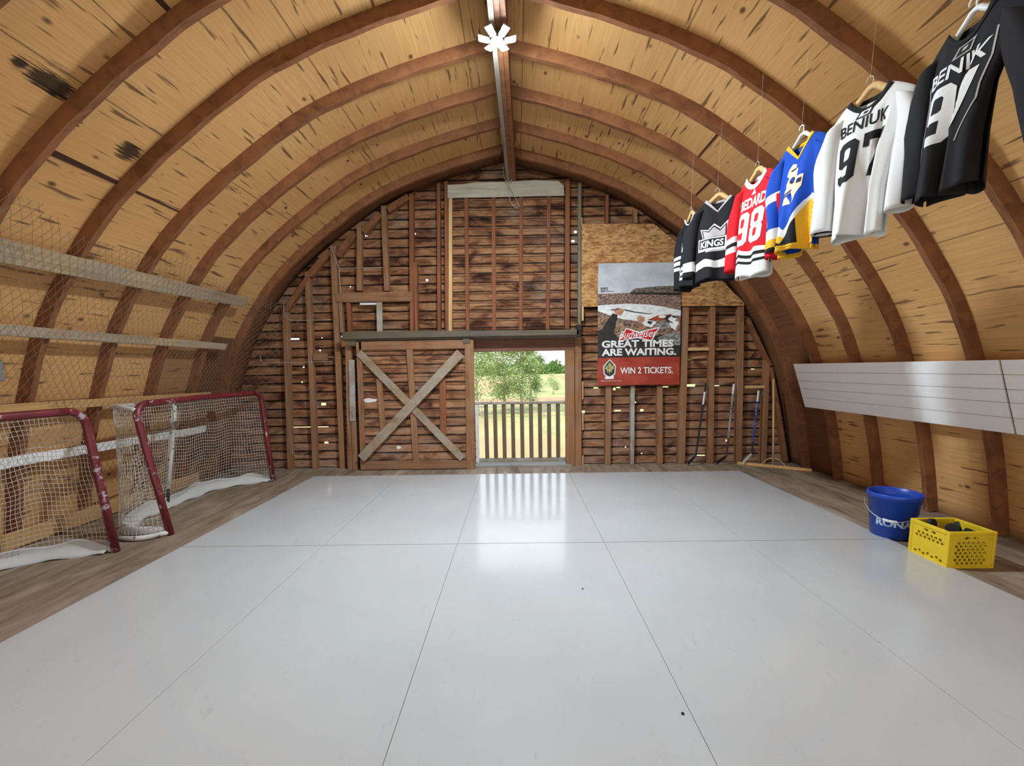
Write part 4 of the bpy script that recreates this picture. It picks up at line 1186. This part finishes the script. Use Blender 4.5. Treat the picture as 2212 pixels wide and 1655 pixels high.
# white jersey
jersey((1.925, 2.56, 2.865), 17, 'white jersey with black number 97, second nearest the camera', L=.735, W=.215, colours=[FW, FK], collar=(FK, .020), seed=11, fold=.05, sl=.02, sr=-.03, gather=.26, pleat=(.05, .09, .045, .045),
       decals={'text': [('BENIUK', FK, -.01, -.175, .058, .28, .018, 'lettering', .004)],
               'poly': [('number', [FK], [(0, .004, nine(-.150, -.445, .135, .23, .040)), (0, .004, seven(.005, -.435, .135, .225, .042))]),
                        ('maker_mark', [FK, FW], [(0, .004, vec(-.01, -.095, .9)), (1, .0055, vec(-.01, -.095, .62)), (0, .007, vec(-.006, -.095, .26))])],
               'sleeve': ('9', FK, 1, .62)})
# blue jersey
zb = lambda x: -.47 - .16 * abs(x) / .2
jersey((1.865, 3.04, 2.868), 8, 'blue jersey with a cream emblem and gold bands', L=.70, W=.215, front='v', colours=[FB, FW, FY, FK], collar=(FY, .014), seed=21, fold=.05, hanger='plastic', sl=.0, sr=.02, gather=.30,
       hem=[(.955, 1.0, 2), (.915, .955, 0)], sleeve=[(.40, .50, 1), (.78, .88, 1), (.88, .955, 2), (.955, 1.0, 3)],
       decals={'poly': [('emblem', [FC, FN, FB], [
            (0, .004, [(-.055, -.165), (-.03, -.14), (.0, -.15), (.005, -.175), (.03, -.185), (.03, -.235), (.10, -.24), (.10, -.31), (.06, -.36), (.045, -.40), (.03, -.365), (.0, -.33), (-.03, -.345), (.02, -.40), (-.07, -.395), (-.05, -.365), (-.12, -.37), (-.105, -.325), (-.05, -.29), (-.06, -.26), (-.04, -.225), (-.07, -.205)]),
            (1, .006, octo(-.03, -.268, .045, .04, .014)), (2, .007, octo(-.017, -.256, .02, .018, .006)), (1, .006, box_(.045, .09, -.285, -.258)),
            (1, .006, [(-.09, -.335), (.0, -.305), (.0, -.315), (-.095, -.347)]), (2, .006, [(-.10, -.355), (-.0, -.322), (.0, -.332), (-.105, -.366)]),
            (1, .006, [(-.035, -.180), (.01, -.172), (.012, -.180), (-.03, -.19)])]),
           ('hem_bands', [FW, FY, FK], [
            (0, .003, [(-.21, -.50), (-.13, -.485), (-.04, -.535), (-.01, -.56), (.06, -.49), (.12, -.405), (.17, -.37), (.21, -.40), (.21, -.62), (-.21, -.60)]),
            (1, .0045, [(-.21, -.56), (-.12, -.555), (-.02, -.60), (.0, -.61), (.08, -.51), (.14, -.42), (.175, -.40), (.21, -.45), (.21, -.675), (-.21, -.66)]),
            (2, .006, [(-.21, -.61), (-.10, -.60), (-.02, -.645), (.03, -.57), (.09, -.50), (.10, -.655), (-.21, -.655)])])],
           'sleeve': ('9', FC, 1, .66)})
# red jersey
jersey((1.81, 3.46, 2.835), 10, 'red jersey with white number 98 and striped hem', L=.735, W=.20, colours=[FR, FW, FK], collar=(FW, .034), seed=33, fold=.02, sl=.02, gather=.16,
       hem=[(.72, .765, 1), (.765, .80, 2), (.80, .835, 1), (.835, .865, 2), (.865, 1.0, 1)], sleeve=[(.62, .69, 1), (.69, .735, 2), (.735, .80, 1)],
       decals={'text': [('BEDARD', FW, .01, -.235, .075, .275, .03, 'lettering', .004)],
               'poly': [('number', [FW], [(0, .004, nine(-.145, -.50, .135, .24, .042)), (0, .004, eight(.01, -.50, .135, .24, .042))]),
                        ('maker_mark', [FW], [(0, .004, [(-.02, -.145), (.025, -.145), (.008, -.105)])]),
                        ('shoulder_patch', [FK, FY, FR], [(0, .004, octo(-.198, -.205, .06, .08, .018)), (1, .006, octo(-.190, -.197, .044, .064, .014)), (0, .0075, octo(-.182, -.189, .028, .048, .01)), (1, .009, box_(-.176, -.158, -.172, -.162))])]})
# crown jersey
jersey((1.81, 4.10, 2.895), 50, 'black jersey with a silver crown emblem and white bands', L=.70, W=.20, front='v', colours=[FK, FW], collar=(FS, .012), seed=44, fold=.02, sl=.01,
       hem=[(.74, .84, 1)], sleeve=[(.80, .92, 1)],
       decals={'poly': [('emblem', [FS, FK, FW], [
            (2, .004, [(-.145, -.245), (-.07, -.265), (-.02, -.215), (.035, -.26), (.10, -.205), (.105, -.33), (-.115, -.345)]),
            (1, .0055, [(-.132, -.256), (-.066, -.276), (-.02, -.229), (.035, -.273), (.091, -.226), (.095, -.33), (-.11, -.338)]),
            (0, .007, [(-.118, -.266), (-.06, -.288), (-.02, -.245), (.035, -.288), (.082, -.245), (.085, -.33), (-.10, -.336)]),
            (2, .004, box_(-.16, .17, -.445, -.335)), (1, .0055, box_(-.150, .085, -.425, -.345)), (0, .004, box_(-.08, .10, -.46, -.44))])],
               'text': [('KINGS', FW, -.03, -.415, .058, .21, .03, 'lettering', .008)]})
# far black jersey
jersey((1.715, 4.47, 2.87), 2, 'black jersey with white stripes, furthest from the camera', L=.68, W=.20, colours=[FK, FW], collar=(FW, .008), seed=55, fold=.03,
       hem=[(.70, .75, 1), (.78, .83, 1), (.86, .90, 1)], sleeve=[(.52, .57, 1), (.60, .66, 1), (.69, .74, 1)],
       decals={'text': [('IN', FW, -.05, -.315, .09, .12, .02, 'lettering', .004)], 'poly': [('piping', [FG], [(0, .004, vstrip([(-.12, -.40), (-.15, -.55)], .012))]), ('piping', [FG], [(0, .004, vstrip([(.03, -.33), (.02, -.43)], .01))])],
               'sleeve': ('3', FW, 1, .50)})

# ---------------------------------------------------------------- lamp on the ridge
lp = thing('ceiling_lamp', (-.11, 3.645, 3.99), 'lit lamp of six LED panels in a ring under the ridge', 'lamp')
LC = Vector((-.11, 3.68, 3.905))
em = bpy.data.materials.new('led_panel'); em.use_nodes = True
nt = em.node_tree; nt.nodes.clear(); e1 = nt.nodes.new('ShaderNodeEmission'); e1.inputs[0].default_value = (.80, .93, 1, 1); e1.inputs[1].default_value = 2250
om = nt.nodes.new('ShaderNodeOutputMaterial'); nt.links.new(e1.outputs[0], om.inputs[0])
housing = plain('lamp_housing', rgb(150, 150, 152), .4, .5, .5)
b = MB(); b.lathe([(0, 0.085), (.022, .085), (.022, .05), (.045, .045), (.048, .0), (0, -.004)], LC, 20); b.build('hub', housing, lp, smooth=True)
b = MB(); b.lathe([(.036, -.006), (0, -.007)], LC, 20); b.build('hub_light', em, lp)
for k in range(6):
    a = k * PI / 3 + .06; dr = Vector((math.cos(a), math.sin(a), .22)).normalized(); tg = Vector((-math.sin(a), math.cos(a), 0)); up = dr.cross(tg).normalized()
    if up.z < 0: up = -up
    c0 = LC + dr * .062; c1 = LC + dr * .142
    hw_ = .027
    def slab(a0, a1, wd, z0, z1):
        p0 = LC + dr * a0; p1 = LC + dr * a1
        return [p0 - tg * wd * .8 + up * z0, p1 - tg * wd + up * z0, p1 + tg * wd + up * z0, p0 + tg * wd * .8 + up * z0, p0 - tg * wd * .8 + up * z1, p1 - tg * wd + up * z1, p1 + tg * wd + up * z1, p0 + tg * wd * .8 + up * z1]
    b = MB(); b.hexa(slab(.066, .136, hw_ * .88, -.004, .0)); pn = b.build('panel', em, lp, bevel=.004)
    b = MB(); b.hexa(slab(.058, .150, hw_ * 1.12, .0005, .012)); b.build('housing', housing, pn, bevel=.003)
    b = MB(); b.tube([LC + dr * .04, c0], .008, 8); b.build('hinge', housing, pn)

# ---------------------------------------------------------------- outside the doorway
def grass():
    k = N('meadow')
    n = k.noise(k.pos((1, .35, 1)), .35, 6, .7); n2 = k.noise(k.pos((.05, .016, 1), (4, 2, 0)), 1.0, 3)
    c = k.ramp(n, [(.3, rgb(138, 152, 98)), (.55, rgb(182, 188, 128)), (.75, rgb(208, 208, 158))])
    c = k.mix(k.ramp(n2, [(.52, 0.0), (.6, .8)]), c, rgb(184, 152, 116))
    return k.fin(c, .9, .1)
b = MB(); b.grid(lambda u, v: (u, v, -2.9 + max(0, v - 70) * .012 + .5 * math.sin(u * .03) * min(1, v / 60)), [-260 + i * 13 for i in range(41)], [-30, -10, 7.5, 12, 18, 26, 36, 48, 60, 75, 95, 130, 180, 260, 400])
struct(b.build('ground', grass(), origin=(0, 0, -2.9)))
b = MB(); b.grid(lambda u, v: (u, v, -2.86 + max(0, v - 70) * .012 + .5 * math.sin(u * .03)), [-6 + i * 4 for i in range(11)], [58, 62, 66])
tag(b.build('dirt_strip', plain('bare_dirt', rgb(196, 156, 122), .9, .1, var=.15, scale=1.2)), 'reddish strip of bare dirt beyond the meadow', 'dirt', kind='stuff')
LEAF = N('aspen_leaf')
ln_ = LEAF.noise(LEAF.pos(), 1.4, 3)
LEAF.fin(LEAF.ramp(ln_, [(.3, rgb(104, 128, 76)), (.5, rgb(158, 178, 116)), (.7, rgb(210, 218, 172))]), .6, .3); M['leaf'] = LEAF.m
M['bark'] = wood('pale_aspen_bark', rgb(206, 198, 182), rgb(140, 128, 112), 'Z', .8)
def tree(x, y, h_, rad, lo, n, label, name='aspen_tree', size=.22):
    z0 = -2.9
    t = thing(name, (x, y, z0), label, 'tree', 'trees beyond the railing')
    b = MB(); lean = random.uniform(-.4, .4)
    b.tube([(x, y, z0), (x + lean * .4, y, z0 + h_ * .4), (x + lean, y, z0 + h_ * .85)], [.16, .11, .04], 8)
    for k in range(6):
        zz_ = z0 + h_ * random.uniform(.3, .7); a = random.random() * 2 * PI; l_ = rad * random.uniform(.5, .8)
        b.tube([(x + lean * .5, y, zz_), (x + lean * .5 + l_ * math.cos(a), y + l_ * math.sin(a), zz_ + l_ * .7)], [.06, .02], 6)
    b.build('trunk', M['bark'], t, smooth=True)
    b = MB(); cl = []
    for k in range(26):
        while True:
            p = Vector((random.uniform(-1, 1), random.uniform(-1, 1), random.uniform(-1, 1)))
            if p.length < 1: break
        cl.append(Vector((x + lean * .6 + p.x * rad, y + p.y * rad, z0 + lo + (h_ - lo) * (p.z * .5 + .5))))
    for k in range(n):
        c = random.choice(cl); p = Vector((random.gauss(0, 1), random.gauss(0, 1), random.gauss(0, .9))) * rad * .21 + c
        if p.z < z0 + lo * .6: continue
        u = Vector((random.uniform(-1, 1), random.uniform(-1, 1), random.uniform(-.7, .7))).normalized(); w = u.cross(Vector((random.uniform(-1, 1), random.uniform(-1, 1), 1))).normalized()
        s = size * random.uniform(.5, 1.1)
        b.face([p - u * s * .5, p - w * s * .35, p + u * s * .5, p + w * s * .35])
    b.build('crown', M['leaf'], t)
tree(-3.7, 42, 8.6, 2.4, .9, 8000, 'leafy pale trunked tree at the left edge of the doorway view')
tree(-1.3, 47, 9, 2.5, 1.2, 8500, 'leafy pale trunked tree second from the left through the doorway')
tree(.5, 44, 8.6, 2.1, 1.1, 8000, 'leafy pale trunked tree in the middle of the doorway view')
tree(1.6, 50, 7.4, 1.6, .7, 6000, 'bushy tree right of the middle of the doorway view')
tree(6.0, 72, 3.6, 1.3, .5, 1200, 'small low bush at the right edge of the doorway view', 'bush')
tree(3.9, 80, 3.0, 1.6, .4, 1200, 'low round bush beyond the dirt strip', 'bush')
fb = MB()
for k in range(9000):
    x = random.uniform(-60, 95); y = random.uniform(205, 235); zt = 4.2 + 1.6 * math.sin(x * .21) + 1.1 * math.sin(x * .73) + random.uniform(-1.4, 1.2) + max(0, x - 15) * .02
    z = -1.3 + random.random() ** .8 * (zt + 1.3)
    s = random.uniform(.8, 1.7); p = Vector((x, y, z)); u = Vector((random.uniform(-1, 1), random.uniform(-.6, .6), random.uniform(-1, 1))).normalized(); w = u.cross(Vector((0, 1, .3))).normalized()
    fb.face([p - u * s * .5, p - w * s * .5, p + u * s * .5, p + w * s * .5])
tag(fb.build('forest_edge', plain('forest_leaves', rgb(102, 134, 74), .8, .15, var=.3, scale=.25)), 'distant green line of forest on the horizon', 'forest', kind='stuff')
fc = thing('farm_fence', (0, 40, -2.9), 'grey farm fence across the meadow below the trees', 'fence')
for k in range(9):
    b = MB(); x = -7 + k * 1.9; b.box(x - .06, x + .06, 39.9, 40.02, -2.95, -1.75); b.build('post', M['greyz'], fc)
for z in (-1.95, -2.4):
    b = MB(); b.box(-8, 9, 40.02, 40.06, z - .06, z + .06); b.build('rail', M['greyz'], fc)

# ---------------------------------------------------------------- light and camera
wd = bpy.data.worlds.new('World'); sc.world = wd; wd.use_nodes = True
nt = wd.node_tree; bg = nt.nodes['Background']
tc = nt.nodes.new('ShaderNodeTexCoord'); sp = nt.nodes.new('ShaderNodeSeparateXYZ'); rp = nt.nodes.new('ShaderNodeValToRGB')
nt.links.new(tc.outputs['Generated'], sp.inputs[0]); nt.links.new(sp.outputs[2], rp.inputs[0])
rp.color_ramp.elements[0].position = 0.0; rp.color_ramp.elements[0].color = (1, 1, 1, 1)
rp.color_ramp.elements[1].position = .7; rp.color_ramp.elements[1].color = (.74, .84, 1, 1)
nt.links.new(rp.outputs[0], bg.inputs[0]); bg.inputs[1].default_value = 1.25
s = bpy.data.lights.new('sun', 'SUN'); s.energy = 2.6; s.angle = .01; s.color = (1, .96, .88)
so = bpy.data.objects.new('sun', s); col.objects.link(so); so.rotation_euler = (math.radians(28), math.radians(-38), 0)

cam = bpy.data.cameras.new('camera'); co = bpy.data.objects.new('camera', cam); col.objects.link(co)
cam.sensor_width = 36; cam.lens = 950 / 2212 * 36; cam.shift_y = 84.5 / 2212; cam.clip_start = .05; cam.clip_end = 2000
R = Matrix.Rotation(math.radians(.647), 4, 'Z') @ Matrix.Rotation(PI / 2 - math.radians(6.84), 4, 'X') @ Matrix.Rotation(-.0156, 4, 'Z')
co.matrix_world = Matrix.Translation((0, 0, 1.43)) @ R
sc.camera = co
sc.view_settings.view_transform = 'Standard'; sc.view_settings.look = 'None'; sc.view_settings.gamma = 1; sc.view_settings.use_curve_mapping = False
sc.view_settings.exposure = 0.54
sc.cycles.max_bounces = 10; sc.cycles.diffuse_bounces = 6; sc.cycles.use_denoising = True
sc.cycles.sample_clamp_indirect = 6
